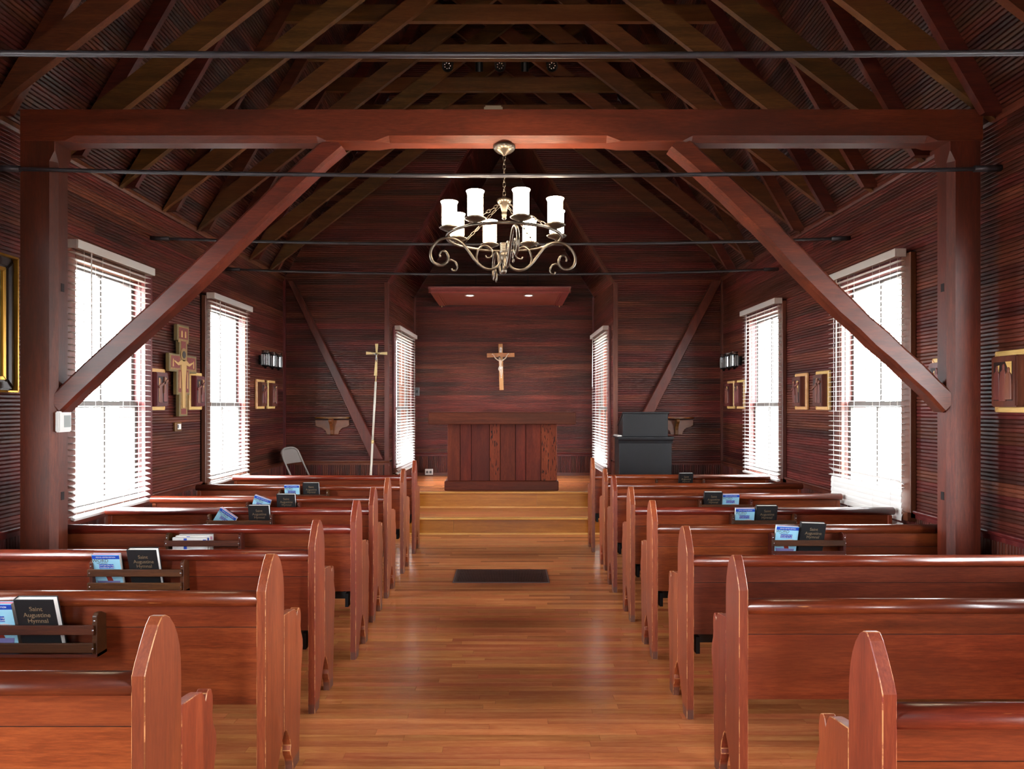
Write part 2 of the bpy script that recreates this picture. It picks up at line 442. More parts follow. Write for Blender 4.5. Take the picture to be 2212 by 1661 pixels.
fl = MB().box(XL - 0.2, XR + 0.2, YB - 0.2, YF + 0.1, -0.25, -0.012).obj('floor', M['back']); fl['kind'] = 'structure'
PW = 0.0572
def plank_row(y, x0, x1, lo=0.7, hi=1.7):
    xs = [x0]
    x = x0 - random.uniform(0, 0.9)
    while True:
        x += random.uniform(lo, hi)
        if x > x1 - 0.15: break
        if x > x0 + 0.15: xs.append(x)
    xs.append(x1); return list(zip(xs[:-1], xs[1:]))
def plank(parent, x0, x1, y0, y1, z, mat, t=0.011, lift=0.0):
    o = MB().box(-(x1 - x0) / 2 + 0.0006, (x1 - x0) / 2 - 0.0006, 0.0005, y1 - y0 - 0.0005, -t, lift).obj('plank', mat, parent)
    o.location = ((x0 + x1) / 2, y0, z); return o
near, rest = [], []
y = 2.46; cnt = 0
while y < 8.49:
    y1 = min(y + PW, 8.485)
    for (a, b) in plank_row(y, XL + 0.02, XR - 0.02):
        (near if cnt < 296 else rest).append((a, b, y, y1)); cnt += 1
    y += PW
y = 2.46
while y > YB:
    for (a, b) in plank_row(y, XL + 0.02, XR - 0.02): rest.append((a, b, y - PW, y))
    y -= PW
for (a, b, y0, y1) in near: plank(fl, a, b, y0, y1, 0.0, M['floor'], lift=random.uniform(-0.0004, 0.0004))
# the farther planks (thinner than a few pixels): one part, with per-plank tone from three materials
M['floor_b'] = wood('oak_floor_pale', '985a36', 'be7646', 'd6925b', rnd=0.0, rough=0.25, spec=0.55, stretch=18, bump=0.03)
M['floor_c'] = wood('oak_floor_dark', '7c4226', 'a25e38', 'bc7848', rnd=0.0, rough=0.25, spec=0.55, stretch=18, bump=0.03)
mb = MB()
for (a, b, y0, y1) in rest: mb.box(a + 0.0006, b - 0.0006, y0 + 0.0005, y1 - 0.0005, -0.011, random.uniform(-0.0004, 0.0004), random.choice([0, 0, 1, 2]))
o = mb.obj('plank', [M['floor'], M['floor_b'], M['floor_c']], fl); o['kind'] = 'stuff'

# step and platform
pl = MB().box(XL, XR, 8.505, YF + 0.02, -0.2, ZS - 0.02).box(-1.9, 1.7, 9.36, YA + 0.1, -0.2, ZP - 0.02).obj('floor_platform', M['back']); pl['kind'] = 'structure'
def riser(x0, x1, y, z0, z1):
    cuts = splits(x0, x1, 2.6)
    for a, b in zip(cuts[:-1], cuts[1:]):
        MB().box(a + 0.0006, b - 0.0006, y, y + 0.018, z0, z1).obj('riser', M['step'], pl)
    q = [(0, 0), (-0.018, 0), (-0.0155, 0.009), (-0.009, 0.0155), (0, 0.018)]
    MB().prism([(y + p[0], z0 + p[1]) for p in q], 'x', x0, x1).obj('quarter_round', M['nose'], pl)
def nosing(x0, x1, y, z):
    a = [(0.06, 0), (0.06, -0.024), (-0.02, -0.024), (-0.028, -0.019), (-0.031, -0.012), (-0.028, -0.005), (-0.02, 0)]
    MB().prism([(y + p[0], z + p[1]) for p in a], 'x', x0, x1).obj('nosing', M['nose'], pl)
riser(XL + 0.02, XR - 0.02, 8.49, 0.0, ZS - 0.024); nosing(XL + 0.02, XR - 0.02, 8.49, ZS)
riser(-1.66, 1.48, 9.345, ZS, ZP - 0.024); nosing(-1.66, 1.48, 9.345, ZP)
y = 8.55
while y < 9.345:
    y1 = min(y + PW, 9.345)
    for (a, b) in plank_row(y, XL + 0.02, XR - 0.02, 1.2, 2.6): plank(pl, a, b, y, y1, ZS, M['floor'], t=0.02)
    y += PW
y = 9.405
while y < YA:
    y1 = min(y + PW, YA)
    for (a, b) in plank_row(y, -1.66, 1.48, 1.2, 2.6): plank(pl, a, b, y, y1, ZP, M['floor'], t=0.02)
    y += PW

# ------------------------------------------------------------------ walls
def side_wall(name, X, sgn, wins):
    """sgn +1: left wall (faces +x); -1: right wall"""
    mb = MB(); xo = X - sgn * 0.17; xi = X - sgn * 0.012
    xa, xb = min(xo, xi), max(xo, xi)
    ys = [YB - 0.1]
    for w in wins:
        mb.box(xa, xb, ys[-1], w[2] - 0.06, -0.2, ZE + 0.05)
        mb.box(xa, xb, w[2] - 0.06, w[3] + 0.06, -0.2, ZG0 - 0.03)
        mb.box(xa, xb, w[2] - 0.06, w[3] + 0.06, ZG1 + 0.03, ZE + 0.05)
        ys.append(w[3] + 0.06)
    mb.box(xa, xb, ys[-1], YF + 0.1, -0.2, ZE + 0.05)
    w = mb.obj(name, M['back']); w['kind'] = 'structure'
    P = lambda y, z: (X, y, z)
    n = (sgn, 0, 0)
    def iv(z):
        if z > ZW1: return [(YB, YF)]
        e = [YB]
        for q in wins: e += [q[0] + 0.02, q[1] - 0.02]
        e.append(YF)
        return [(e[i], e[i + 1]) for i in range(0, len(e), 2)]
    rows_wall(w, P, n, CAP, ZE, 33, iv, M['wall'])
    e = [3.0]
    for q in wins[2:] : e += [q[0] + 0.02, q[1] - 0.02]
    e.append(YF)
    if sgn < 0: e[0] = 3.83
    for i in range(0, len(e), 2): cols_wall(w, P, n, e[i], e[i + 1], 0.10, CAP - 0.02, M['wall'])
    for q in wins: cols_wall(w, P, n, q[0] + 0.02, q[1] - 0.02, 0.10, ZW0, M['wall'], 0.3)
    # base and cap mouldings
    bb = MB()
    bb.box(min(X, X + sgn * 0.022), max(X, X + sgn * 0.022), YB, YF, 0.0, 0.105)
    o = bb.obj('baseboard_' + name[5:], M['trim'], None); o['kind'] = 'structure'
    segs = [YB]
    for q in wins: segs += [q[0], q[1]]
    segs.append(YF)
    prof = [(0, -0.05), (0.014, -0.05), (0.016, -0.02), (0.03, -0.014), (0.036, 0.0), (0.034, 0.008), (0, 0.012)]
    for i in range(0, len(segs), 2):
        m_ = MB(); vs = [(X + sgn * p[0], CAP + p[1]) for p in prof]
        m_.prism(vs, 'y', segs[i], segs[i + 1])
        # (x,z) polygon extruded along y
        fix_normals(m_.obj('cap_moulding', M['trim'], w))
    return w
wl = side_wall('wall_left', XL, 1, WINL)
wr = side_wall('wall_right', XR, -1, WINR)

def half_nave(z): return max(0.0, (XR - XC) - (z - ZE) / SL) if z > ZE else XR - XC
AC = (AFL + AFR) / 2; AH = (AFR - AFL) / 2; ASL = (ZAP - ZAF) / AH
def apse_half(z): return AH if z < ZAF else max(0.0, AH - (z - ZAF) / ASL)

wf = MB()
wf.prism([(XL - 0.15, -0.2), (AFL - 0.0, -0.2), (AFL, ZAF), (AC, ZAP), (AC, ZR + 0.1), (XL - 0.15, ZE)], 'y', YF + 0.012, YF + 0.12)
wf.prism([(AFR + 0.0, -0.2), (XR + 0.15, -0.2), (XR + 0.15, ZE), (AC, ZR + 0.1), (AC, ZAP), (AFR, ZAF)], 'y', YF + 0.012, YF + 0.12)
wf = fix_normals(wf.obj('wall_front', M['back'])); wf['kind'] = 'structure'
P = lambda x, z: (x, YF, z)
def ivf(z):
    h = half_nave(z); a = apse_half(z); L0, R0 = XC - h, XC + h
    if a > 0: return [(L0, AC - a), (AC + a, R0)]
    return [(L0, R0)]
rows_wall(wf, P, (0, -1, 0), CAP, ZE, 33, ivf, M['wall'])
rows_wall(wf, P, (0, -1, 0), ZE, ZR, 68, ivf, M['wall'], maxlen=4.5)
cols_wall(wf, P, (0, -1, 0), XL, AFL, ZS, CAP - 0.02, M['wall'])
cols_wall(wf, P, (0, -1, 0), AFR, XR, ZS, CAP - 0.02, M['wall'])
capf = [(0, -0.05), (-0.014, -0.05), (-0.016, -0.02), (-0.03, -0.014), (-0.036, 0.0), (-0.034, 0.008), (0, 0.012)]
for a, b in ((XL, AFL + 0.02), (AFR - 0.02, XR)):
    fix_normals(MB().prism([(YF + p[0], CAP + p[1]) for p in capf], 'x', a, b).obj('cap_moulding', M['trim'], wf))

DX0, DX1, DZ = -0.62, 0.49, 2.25      # the open entrance doorway behind the camera
we = MB()
we.prism([(XL - 0.15, -0.2), (DX0, -0.2), (DX0, DZ), (XC, DZ), (XC, ZR + 0.1), (XL - 0.15, ZE)], 'y', YB - 0.12, YB)
we.prism([(XR + 0.15, -0.2), (DX1, -0.2), (DX1, DZ), (XC, DZ), (XC, ZR + 0.1), (XR + 0.15, ZE)], 'y', YB - 0.12, YB)
we = we.obj('wall_back', M['wall']); we['kind'] = 'structure'
dr = struct('door_1', (XC, YB, 0))
for s_ in (-1, 1):
    x_ = DX0 - XC if s_ < 0 else DX1 - XC
    MB().box(x_ - 0.05, x_ + 0.05, 0.0, 0.03, 0, DZ + 0.1).obj('casing', M['trimz'], dr)
    MB().box(x_ - 0.02, x_ + 0.02, -1.05, -0.13, 0.0, DZ).obj('door_leaf', M['trimz'], dr)
MB().box(DX0 - XC, DX1 - XC, 0.0, 0.03, DZ, DZ + 0.1).obj('casing', M['trim'], dr)
ld = bpy.data.lights.new('sky_portal', 'AREA'); ld.shape = 'RECTANGLE'; ld.size = DX1 - DX0; ld.size_y = DZ; ld.cycles.is_portal = True
lo = bpy.data.objects.new('sky_portal', ld); COL.objects.link(lo); lo.parent = dr; lo.location = (0, -0.06, DZ / 2); lo.rotation_euler = (PI / 2, 0, 0)

# chancel recess
ap = MB()
ap.prism([(ABL - 0.3, -0.2), (ABR + 0.3, -0.2), (ABR + 0.3, ZAB), (AC, ZAP + 0.5), (ABL - 0.3, ZAB)], 'y', YA + 0.012, YA + 0.12)
ap = fix_normals(ap.obj('wall_chancel', M['back'])); ap['kind'] = 'structure'
P = lambda x, z: (x, YA, z)
BH = (ABR - ABL) / 2; BC = (ABL + ABR) / 2
def iva(z):
    h = BH if z < ZAB else max(0.0, BH * (1 - (z - ZAB) / (ZAP - ZAB)))
    return [(BC - h, BC + h)]
CAPA = 0.80
rows_wall(ap, P, (0, -1, 0), CAPA, ZAB, 35, iva, M['wall'])
rows_wall(ap, P, (0, -1, 0), ZAB, ZAP, 33, iva, M['wall'])
cols_wall(ap, P, (0, -1, 0), ABL, ABR, ZP, CAPA - 0.02, M['wall'])
fix_normals(MB().prism([(YA + p[0], CAPA + p[1]) for p in capf], 'x', ABL, ABR).obj('cap_moulding', M['trim'], ap))
for s in (ABL + 0.012, ABR - 0.012):
    MB().box(s - 0.012, s + 0.012, YA - 0.024, YA, ZP, ZAB).obj('corner_bead', M['trimz'], ap)
MB().box(ABL, ABR, YA - 0.018, YA, ZP, ZP + 0.05).obj('base_moulding', M['trim'], ap)

AW0, AW1 = 9.70, 11.22    # casing span of the recess windows
def apse_side(name, F, B, sgn):
    F = Vector((F, YF)); B = Vector((B, YA)); dv = (B - F); Lr = dv.length; e = dv.normalized()
    nrm = Vector((e.y * sgn, -e.x * sgn))
    out = -nrm
    P = lambda u, z: (F.x + e.x * u, F.y + e.y * u, z)
    w0, w1 = AW0 - YF, AW1 - YF
    mb = MB()
    def slab(u0, u1, z0, z1):
        q = []
        for off in (0.012, 0.14):
            for (u, z) in ((u0, z0), (u1, z0), (u1, z1), (u0, z1)):
                p = P(u, z); q.append((p[0] + out.x * off, p[1] + out.y * off, p[2]))
        mb.add(q, [(0, 1, 2, 3), (7, 6, 5, 4), (0, 4, 5, 1), (1, 5, 6, 2), (2, 6, 7, 3), (3, 7, 4, 0)])
    slab(0.03, w0 + 0.14, -0.2, 3.42); slab(w1 - 0.14, Lr + 0.15, -0.2, 3.6)
    slab(w0 + 0.14, w1 - 0.14, -0.2, 0.66); slab(w0 + 0.14, w1 - 0.14, ZG1 + 0.03, 3.6)
    w = fix_normals(mb.obj(name, M['back'])); w['kind'] = 'structure'
    def iv(z):
        if 0.6 < z < ZW1: return [(0, w0 + 0.02), (w1 - 0.02, Lr)]
        return [(0, Lr)]
    rows_wall(w, P, (nrm.x, nrm.y, 0), CAP, ZAF + 0.1, 33, iv, M['wall'])
    cols_wall(w, P, (nrm.x, nrm.y, 0), 0, w0 + 0.02, ZP, CAP - 0.02, M['wall'])
    cols_wall(w, P, (nrm.x, nrm.y, 0), w1 - 0.02, Lr, ZP, CAP - 0.02, M['wall'])
    cols_wall(w, P, (nrm.x, nrm.y, 0), w0 + 0.02, w1 - 0.02, ZP, 0.62, M['wall'])
    # corner board at the mouth of the recess
    MB().box(F.x - 0.05 if sgn > 0 else F.x - 0.012, F.x + 0.012 if sgn > 0 else F.x + 0.05, YF - 0.02, YF + 0.03, ZS, ZAF).obj('corner_board', M['trimz'], w)
    return w, P, nrm, e
apl = apse_side('wall_recess_left', AFL, ABL, 1)
apr = apse_side('wall_recess_right', AFR, ABR, -1)

# ------------------------------------------------------------------ ceilings
def ceiling(name, e0, e1, r1, r0, n, rows, maxlen, mk='ceil'):
    """e0->e1 eave edge, r0->r1 ridge edge"""
    e0, e1, r0, r1, n = map(Vector, (e0, e1, r0, r1, n)); n.normalize()
    off = -n * 0.014; off2 = -n * 0.12
    sh_ = Vector((0, 0.03, 0)) if mk == 'wall' else Vector((0, 0, 0))     # keep the slab's end behind the wall boards
    bp_ = (e0 + sh_, e1, r1, r0 + sh_)
    q = [p + off for p in bp_] + [p + off2 for p in bp_]
    c = MB().add(q, [(0, 1, 2, 3), (7, 6, 5, 4), (0, 4, 5, 1), (1, 5, 6, 2), (2, 6, 7, 3), (3, 7, 4, 0)])
    c = fix_normals(c.obj(name, M['back'])); c['kind'] = 'structure'
    for r in range(rows):
        t0, t1 = r / rows, (r + 1) / rows
        a, b, d, cc = e0.lerp(r0, t0), e1.lerp(r1, t0), e0.lerp(r0, t1), e1.lerp(r1, t1)
        L = (b - a).length
        cuts = splits(0, L, maxlen)
        for u0, u1 in zip(cuts[:-1], cuts[1:]):
            board(c, a.lerp(b, u0 / L), a.lerp(b, u1 / L), d.lerp(cc, u1 / L), d.lerp(cc, u0 / L), n, M[mk])
    return c
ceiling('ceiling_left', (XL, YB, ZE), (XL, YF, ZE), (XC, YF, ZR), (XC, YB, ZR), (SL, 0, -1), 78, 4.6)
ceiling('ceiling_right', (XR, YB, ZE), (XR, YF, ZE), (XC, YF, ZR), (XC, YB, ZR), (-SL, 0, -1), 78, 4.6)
ceiling('ceiling_recess_left', (AFL, YF, ZAF), (ABL, YA, ZAB), (BC, YA, ZAP), (AC, YF, ZAP), (1.66, 0, -1), 39, 2.4, 'wall')  # lighter wall wood stands in for chandelier light on the recess ceiling
ceiling('ceiling_recess_right', (AFR, YF, ZAF), (ABR, YA, ZAB), (BC, YA, ZAP), (AC, YF, ZAP), (-1.66, 0, -1), 39, 2.4, 'wall')
for nm, x_, y0_, y1_, z_ in (('trim_20', XC, YB - 0.12, YF + 0.12, ZR + 0.02), ('trim_21', AC, YF + 0.02, YA + 0.12, ZAP + 0.02)):
    o = MB().prism([(x_ - 0.25, z_ - 0.25), (x_, z_ + 0.10), (x_ + 0.25, z_ - 0.25), (x_ + 0.25, z_ - 0.05), (x_, z_ + 0.30), (x_ - 0.25, z_ - 0.05)], 'y', y0_, y1_).obj(nm, M['back']); o['kind'] = 'structure'
# cornice strips along the eaves and edge strips round the mouth of the recess
for nm, X, s in (('trim_1', XL, 1), ('trim_2', XR, -1)):
    o = fix_normals(MB().prism([(X, ZE - 0.03), (X + s * 0.010, ZE - 0.03), (X + s * 0.018, ZE - 0.01), (X + s * 0.018, ZE + 0.02), (X, ZE + 0.01)], 'y', YB, YF).obj(nm, M['trim'])); o['kind'] = 'structure'
def bar(mb, p, q, wdt, dep, up=(0, 1, 0)):
    """rectangular bar from p to q; wdt across, dep along 'up'"""
    p, q, up = Vector(p), Vector(q), Vector(up).normalized()
    t = (q - p).normalized(); s = t.cross(up).normalized(); u = s.cross(t)
    vs = []
    for b in (p, q):
        for (i, j) in ((-1, -1), (1, -1), (1, 1), (-1, 1)): vs.append(b + s * (i * wdt / 2) + u * (j * dep / 2))
    mb.add(vs, [(0, 3, 2, 1), (4, 5, 6, 7), (0, 1, 5, 4), (1, 2, 6, 5), (2, 3, 7, 6), (3, 0, 4, 7)]); return mb
i = 3
for (p, q) in (((AFL + 0.006, YF + 0.055, ZAF), (AC, YF + 0.055, ZAP - 0.01)), ((AFR - 0.006, YF + 0.055, ZAF), (AC, YF + 0.055, ZAP - 0.01))):
    o = bar(MB(), p, q, 0.03, 0.15).obj('trim_%d' % i, M['trim']); o['kind'] = 'structure'; i += 1
for X in (XL + 0.015, XR - 0.015):
    o = MB().box(X - 0.015, X + 0.015, YF - 0.03, YF, ZS, ZE).obj('trim_%d' % i, M['trimz']); o['kind'] = 'structure'; i += 1

# ------------------------------------------------------------------ windows and blinds
WN = [0]
def window(loc, rz, W_, z0, z1, cz0, cz1, cw=0.14, proj=0.045, slats=False):
    """local: x to the viewer's right, -y into the room; W_ glass width, centred on loc"""
    WN[0] += 1
    w = struct('window_%d' % WN[0], loc, rz)
    h = W_ / 2; zm = (z0 + z1) / 2 - 0.12
    # lining of the opening
    MB().box(-h - 0.06, -h - 0.035, -0.01, 0.17, z0 - 0.03, z1 + 0.03).obj('jamb', M['trimz'], w)
    MB().box(h + 0.035, h + 0.06, -0.01, 0.17, z0 - 0.03, z1 + 0.03).obj('jamb', M['trimz'], w)
    MB().box(-h - 0.06, h + 0.06, -0.01, 0.17, z1 + 0.01, z1 + 0.03).obj('head', M['trim'], w)
    MB().box(-h - 0.06, h + 0.06, -0.01, 0.19, z0 - 0.03, z0 - 0.005).obj('sill', M['trim'], w)
    # casing boards
    for s in (-1, 1):
        a, b = sorted((s * (h + 0.04), s * (h + 0.04 + cw)))
        MB().box(a, b, -proj, 0.0, cz0, cz1).obj('casing', M['trimz'], w, bevel=0.004)
    MB().box(-h - 0.04, h + 0.04, -proj, 0.0, z1 + 0.01, cz1).obj('casing', M['trim'], w)
    MB().box(-h - 0.04 - cw, h + 0.04 + cw, -proj - 0.02, 0.0, cz0 - 0.02, z0 - 0.01).obj('stool', M['trim'], w)
    # sashes
    for (a, b, y) in ((zm - 0.02, z1 + 0.01, 0.05), (z0 - 0.005, zm + 0.02, 0.02)):
        f = MB()
        f.box(-h - 0.035, -h, y, y + 0.03, a, b).box(h, h + 0.035, y, y + 0.03, a, b)
        f.box(-h, h, y, y + 0.03, b - 0.045, b).box(-h, h, y, y + 0.03, a, a + 0.045)
        sh = f.obj('sash', M['sash'], w)
        MB().box(-0.011, 0.011, y + 0.004, y + 0.026, a + 0.045, b - 0.045).obj('muntin', M['sash'], sh)
        for (p, q) in ((-h, -0.011), (0.011, h)):
            MB().box(p, q, y + 0.013, y + 0.016, a + 0.045, b - 0.045).obj('pane', M['glass'], sh)
    if slats:  # unseen windows: slats added to cut the light on the near floor
        me = None; z = z1 + 0.05
        while z > z0:
            if me is None:
                o = MB().box(-h - 0.05, h + 0.05, -0.025, 0.025, -0.0014, 0.0014).obj('added_blind_slat', M['blind'], w); me = o.data
            else:
                o = bpy.data.objects.new('added_blind_slat', me); COL.objects.link(o); o.parent = w
            o.location = (0, -0.075, z); z -= 0.043
    # the sky seen through this opening lights the room from here
    ld = bpy.data.lights.new('sky_portal', 'AREA'); ld.shape = 'RECTANGLE'; ld.size = W_ + 0.05; ld.size_y = z1 - z0
    ld.cycles.is_portal = True
    lo = bpy.data.objects.new('sky_portal', ld); COL.objects.link(lo); lo.parent = w
    lo.location = (0, 0.15, (z0 + z1) / 2); lo.rotation_euler = (-PI / 2, 0, 0)
    return w

def blind(loc, rz, label, W_, zt, zb, tilt, pitch=0.043, off=-0.07, wand=-1, wand_z=1.7, rail_skew=0.0):
    t = thing('window_blind', label, 'blind', (loc[0], loc[1], zb), rz, 'white slatted window blinds')
    h = W_ / 2; H = zt - zb; y = off
    v = MB().box(-h - 0.012, h + 0.012, y - 0.055, y - 0.047, H - 0.062, H)
    v.box(-h - 0.012, -h - 0.004, y - 0.047, y + 0.03, H - 0.062, H).box(h + 0.004, h + 0.012, y - 0.047, y + 0.03, H - 0.062, H)
    v.obj('valance', M['blind'], t, bevel=0.003)
    MB().box(-h, h, y - 0.028, y + 0.026, H - 0.05, H - 0.005).obj('headrail', M['blind'], t)
    sl = [(-0.025, 0.0), (-0.012, 0.0022), (0.0, 0.003), (0.012, 0.0022), (0.025, 0.0), (0.025, -0.0025), (0.0, 0.0003), (-0.025, -0.0025)]
    me = None; z = H - 0.085; k = 0
    while z > 0.045:
        if me is None:
            o = fix_normals(MB().prism(sl, 'x', -h, h).obj('slat', M['blind'], t)); me = o.data
        else:
            o = bpy.data.objects.new('slat', me); COL.objects.link(o); o.parent = t
        o.location = (random.uniform(-0.002, 0.002), y, z); o.rotation_euler = (tilt(z + zb) + random.uniform(-0.02, 0.02), 0, 0)
        z -= pitch; k += 1
    o = MB().box(-h, h, -0.025, 0.025, -0.010, 0.010).obj('bottom_rail', M['blind'], t, bevel=0.003)
    o.location = (0, y, 0.012); o.rotation_euler = (tilt(zb) * 0.6, rail_skew, 0)
    c = MB()
    for x in (-h + 0.10, -h * 0.36, h * 0.36, h - 0.10):
        for yy in (y - 0.027, y + 0.027): c.box(x - 0.0012, x + 0.0012, yy - 0.0008, yy + 0.0008, 0.02, H - 0.05)
    c.obj('ladder_cord', M['cord'], t)
    MB().tube([(wand * (h - 0.17), y - 0.036, H - 0.06), (wand * (h - 0.168), y - 0.04, wand_z - zb)], 0.0045, 6).obj('tilt_wand', M['cord'], t)
    return t

def lerp_tilt(pairs):
    def f(z):
        p = sorted(pairs)
        if z <= p[0][0]: return p[0][1]
        for (a, ta), (b, tb) in zip(p[:-1], p[1:]):
            if z <= b: return ta + (tb - ta) * (z - a) / (b - a)
        return p[-1][1]
    return f
for k, q in enumerate(WINL):
    window((XL, (q[2] + q[3]) / 2, 0), PI / 2, q[3] - q[2], ZG0, ZG1, ZW0, ZW1, cw=0.12, slats=k == 1)
for k, q in enumerate(WINR):
    window((XR, (q[2] + q[3]) / 2, 0), -PI / 2, q[3] - q[2], ZG0, ZG1, ZW0, ZW1, cw=0.12, slats=k == 1)
blind((XL, 5.245, 0), PI / 2, 'white slatted blind beside the timber post with the thermostat', 1.01, 2.755, 0.80, lerp_tilt([(0.8, 0.55), (1.08, 0.30), (1.2, 0.06)]), wand=-1, wand_z=1.75)
blind((XL, 7.45, 0), PI / 2, 'white slatted blind between the painted icon cross and the folding chair corner', 1.02, 2.75, 0.79, lerp_tilt([(0.8, 0.45), (1.5, 0.15), (1.7, 0.04)]), wand=-1, wand_z=1.85)
blind((XR, 5.565, 0), -PI / 2, 'white slatted blind with its bottom slats closed flat, beside the bare timber post', 1.09, 2.755, 0.70, lerp_tilt([(0.96, 1.42), (0.985, 1.40), (1.0, -0.9), (1.03, -0.8), (1.05, -0.35), (1.09, 0.04)]), wand=-1, wand_z=1.55, off=-0.075)
blind((XR, 7.82, 0), -PI / 2, 'white slatted blind between two pairs of carved plaques on the lectern side', 1.07, 2.75, 0.79, lerp_tilt([(0.8, 0.5), (1.15, 0.25), (1.25, 0.05)]), wand=-1, wand_z=1.75, off=-0.075)
def apse_window(ap_, mirror, lab, tilt):
    w, P, nrm, e = ap_
    uc = (AW0 + AW1) / 2 - YF; p = P(uc, 0)
    rz = math.atan2(nrm.y, nrm.x) + PI / 2
    window((p[0], p[1], 0), rz, 1.12, 0.72, ZG1, 0.66, ZW1, cw=0.14, proj=0.03)
    blind((p[0] , p[1], 0), rz, lab, 1.38, 2.745, 0.62, tilt, wand=-1, wand_z=1.9, off=-0.055)
apse_window(apl, 0, 'white slatted blind in the altar recess beside the tall processional cross', lerp_tilt([(0.62, 0.75), (1.3, 0.35), (1.6, 0.05)]))
apse_window(apr, 1, 'white slatted blind in the altar recess behind the black lectern', lerp_tilt([(0.62, 0.6), (0.9, 0.25), (1.2, 0.08)]))

# ------------------------------------------------------------------ heavy timber frame
def beam_loft(name, secs, mat, parent):
    """secs: list of (t, polygon) along x"""
    mb = MB(); n = len(secs[0][1]); vs = []; fs = []
    for t, poly in secs: vs += [(t, p[0], p[1]) for p in poly]
    for i in range(len(secs) - 1):
        for k in range(n):
            k2 = (k + 1) % n; fs.append((i * n + k, i * n + k2, (i + 1) * n + k2, (i + 1) * n + k))
    fs.append(tuple(range(n))); fs.append(tuple((len(secs) - 1) * n + k for k in range(n)))
    mb.add(vs, fs); mb.fix = True
    return mb.obj(name, mat, parent)
YT0, YT1 = 4.13, 4.285
tf = thing('timber_frame', 'heavy red-brown tie beam on two posts with diagonal braces, chandelier hung below', 'timber frame', (0, YT0, 0))
def sect(ch):
    y0, y1, z0, z1 = 0.0, YT1 - YT0, 3.20, 3.392
    return [(y0, z1), (y1, z1), (y1, z0 + ch), (y1 - ch, z0), (y0 + ch, z0), (y0, z0 + ch)]
S0, S1 = sect(0.004), sect(0.034)
beam_loft('tie_beam', [(-2.95, S0), (-2.68, S0), (-2.62, S1), (-1.16, S1), (-1.10, S0), (-0.80, S0), (-0.72, S1), (0.60, S1), (0.68, S0),
                       (1.06, S0), (1.12, S1), (2.54, S1), (2.60, S0), (2.875, S0)], M['timber'], tf)
def post(x0, x1, s):
    """s: +1 when the aisle is on the +x side"""
    d = YT1 - YT0; c = 0.034
    def ring(ch):
        q = [(0, 0), (0, d)] if s > 0 else [(0, 0), (0, d)]
        w = x1 - x0
        pts = [(0, 0), (w - ch, 0), (w, ch), (w, d - ch), (w - ch, d), (0, d)]
        return [(x0 + (p[0] if s > 0 else w - p[0]), p[1]) for p in pts]
    mb = MB(); vs = []; zs = [(0.0, 0.004), (0.5, 0.004), (0.56, c), (3.08, c), (3.14, 0.004), (3.20, 0.004)]
    for z, ch in zs: vs += [(p[0], p[1], z) for p in ring(ch)]
    fs = []
    for i in range(len(zs) - 1):
        for k in range(6): fs.append((i * 6 + k, i * 6 + (k + 1) % 6, (i + 1) * 6 + (k + 1) % 6, (i + 1) * 6 + k))
    fs += [tuple(range(6)), tuple(30 + k for k in range(6))]
    mb.add(vs, fs); mb.fix = True
    p = mb.obj('post', M['timberz'], tf)
    xs = x1 if s > 0 else x0
    for z in (2.30, 1.02):
        MB().box(xs - 0.002 if s > 0 else xs - 0.002, xs + 0.002, 0.055, 0.085, z, z + 0.05).obj('peg', M['back'], p)
    return p
post(-2.95, -2.74, 1); post(2.675, 2.86, -1)
def brace(px, qx, s, rough):
    P_, Q_ = Vector((px, 0.075, 1.60)), Vector((qx, 0.075, 3.215))
    t = (Q_ - P_).normalized(); n = Vector((-t.z, 0, t.x)) if s > 0 else Vector((t.z, 0, -t.x))
    mb = MB(); vs = []; N = 16; rr = random.Random(5 + int(rough * 10))
    for i in range(N + 1):
        u = i / N; p = P_.lerp(Q_, u) + n * (0.010 * math.sin(u * 9 + rough) * rough)
        h = 0.062 + rr.uniform(-0.003, 0.004) * rough; d = 0.058; c = 0.016
        for (a, b) in ((-h, -d + c), (-h, d - c), (-h + c, d), (h - c, d), (h, d - c), (h, -d + c), (h - c, -d), (-h + c, -d)):
            q = p + n * a; vs.append((q.x, q.y + b, q.z))
    fs = []
    for i in range(N):
        for k in range(8): fs.append((i * 8 + k, i * 8 + (k + 1) % 8, (i + 1) * 8 + (k + 1) % 8, (i + 1) * 8 + k))
    fs += [tuple(range(8)), tuple(N * 8 + k for k in range(8))]
    mb.add(vs, fs); mb.fix = True
    return mb.obj('brace', M['timber'], tf)
brace(-2.755, -1.045, 1, 0.6); brace(2.69, 1.035, -1, 1.0)

# diagonal wind braces flat on the chancel wall
for (bx, tx, lab) in ((-1.80, -3.03, 'flat diagonal timber brace on the chancel wall, crossing behind the processional cross'),
                      (1.60, 2.87, 'flat diagonal timber brace on the chancel wall, running down behind the black lectern')):
    hw = 0.085; s = 1 if tx > bx else -1
    o = MB().prism([(bx - hw, CAP + 0.03), (bx + hw, CAP + 0.03), (tx + hw * 0.9, ZE - 0.03), (tx - hw * 0.3 * s - hw * 0.3, ZE - 0.03)], 'y', YF - 0.075, YF + 0.004)
    o = o.obj('wall_brace', M['timberz'], None, bevel=0.008)
    tag(o, lab, 'brace', 'wind braces on the chancel wall')

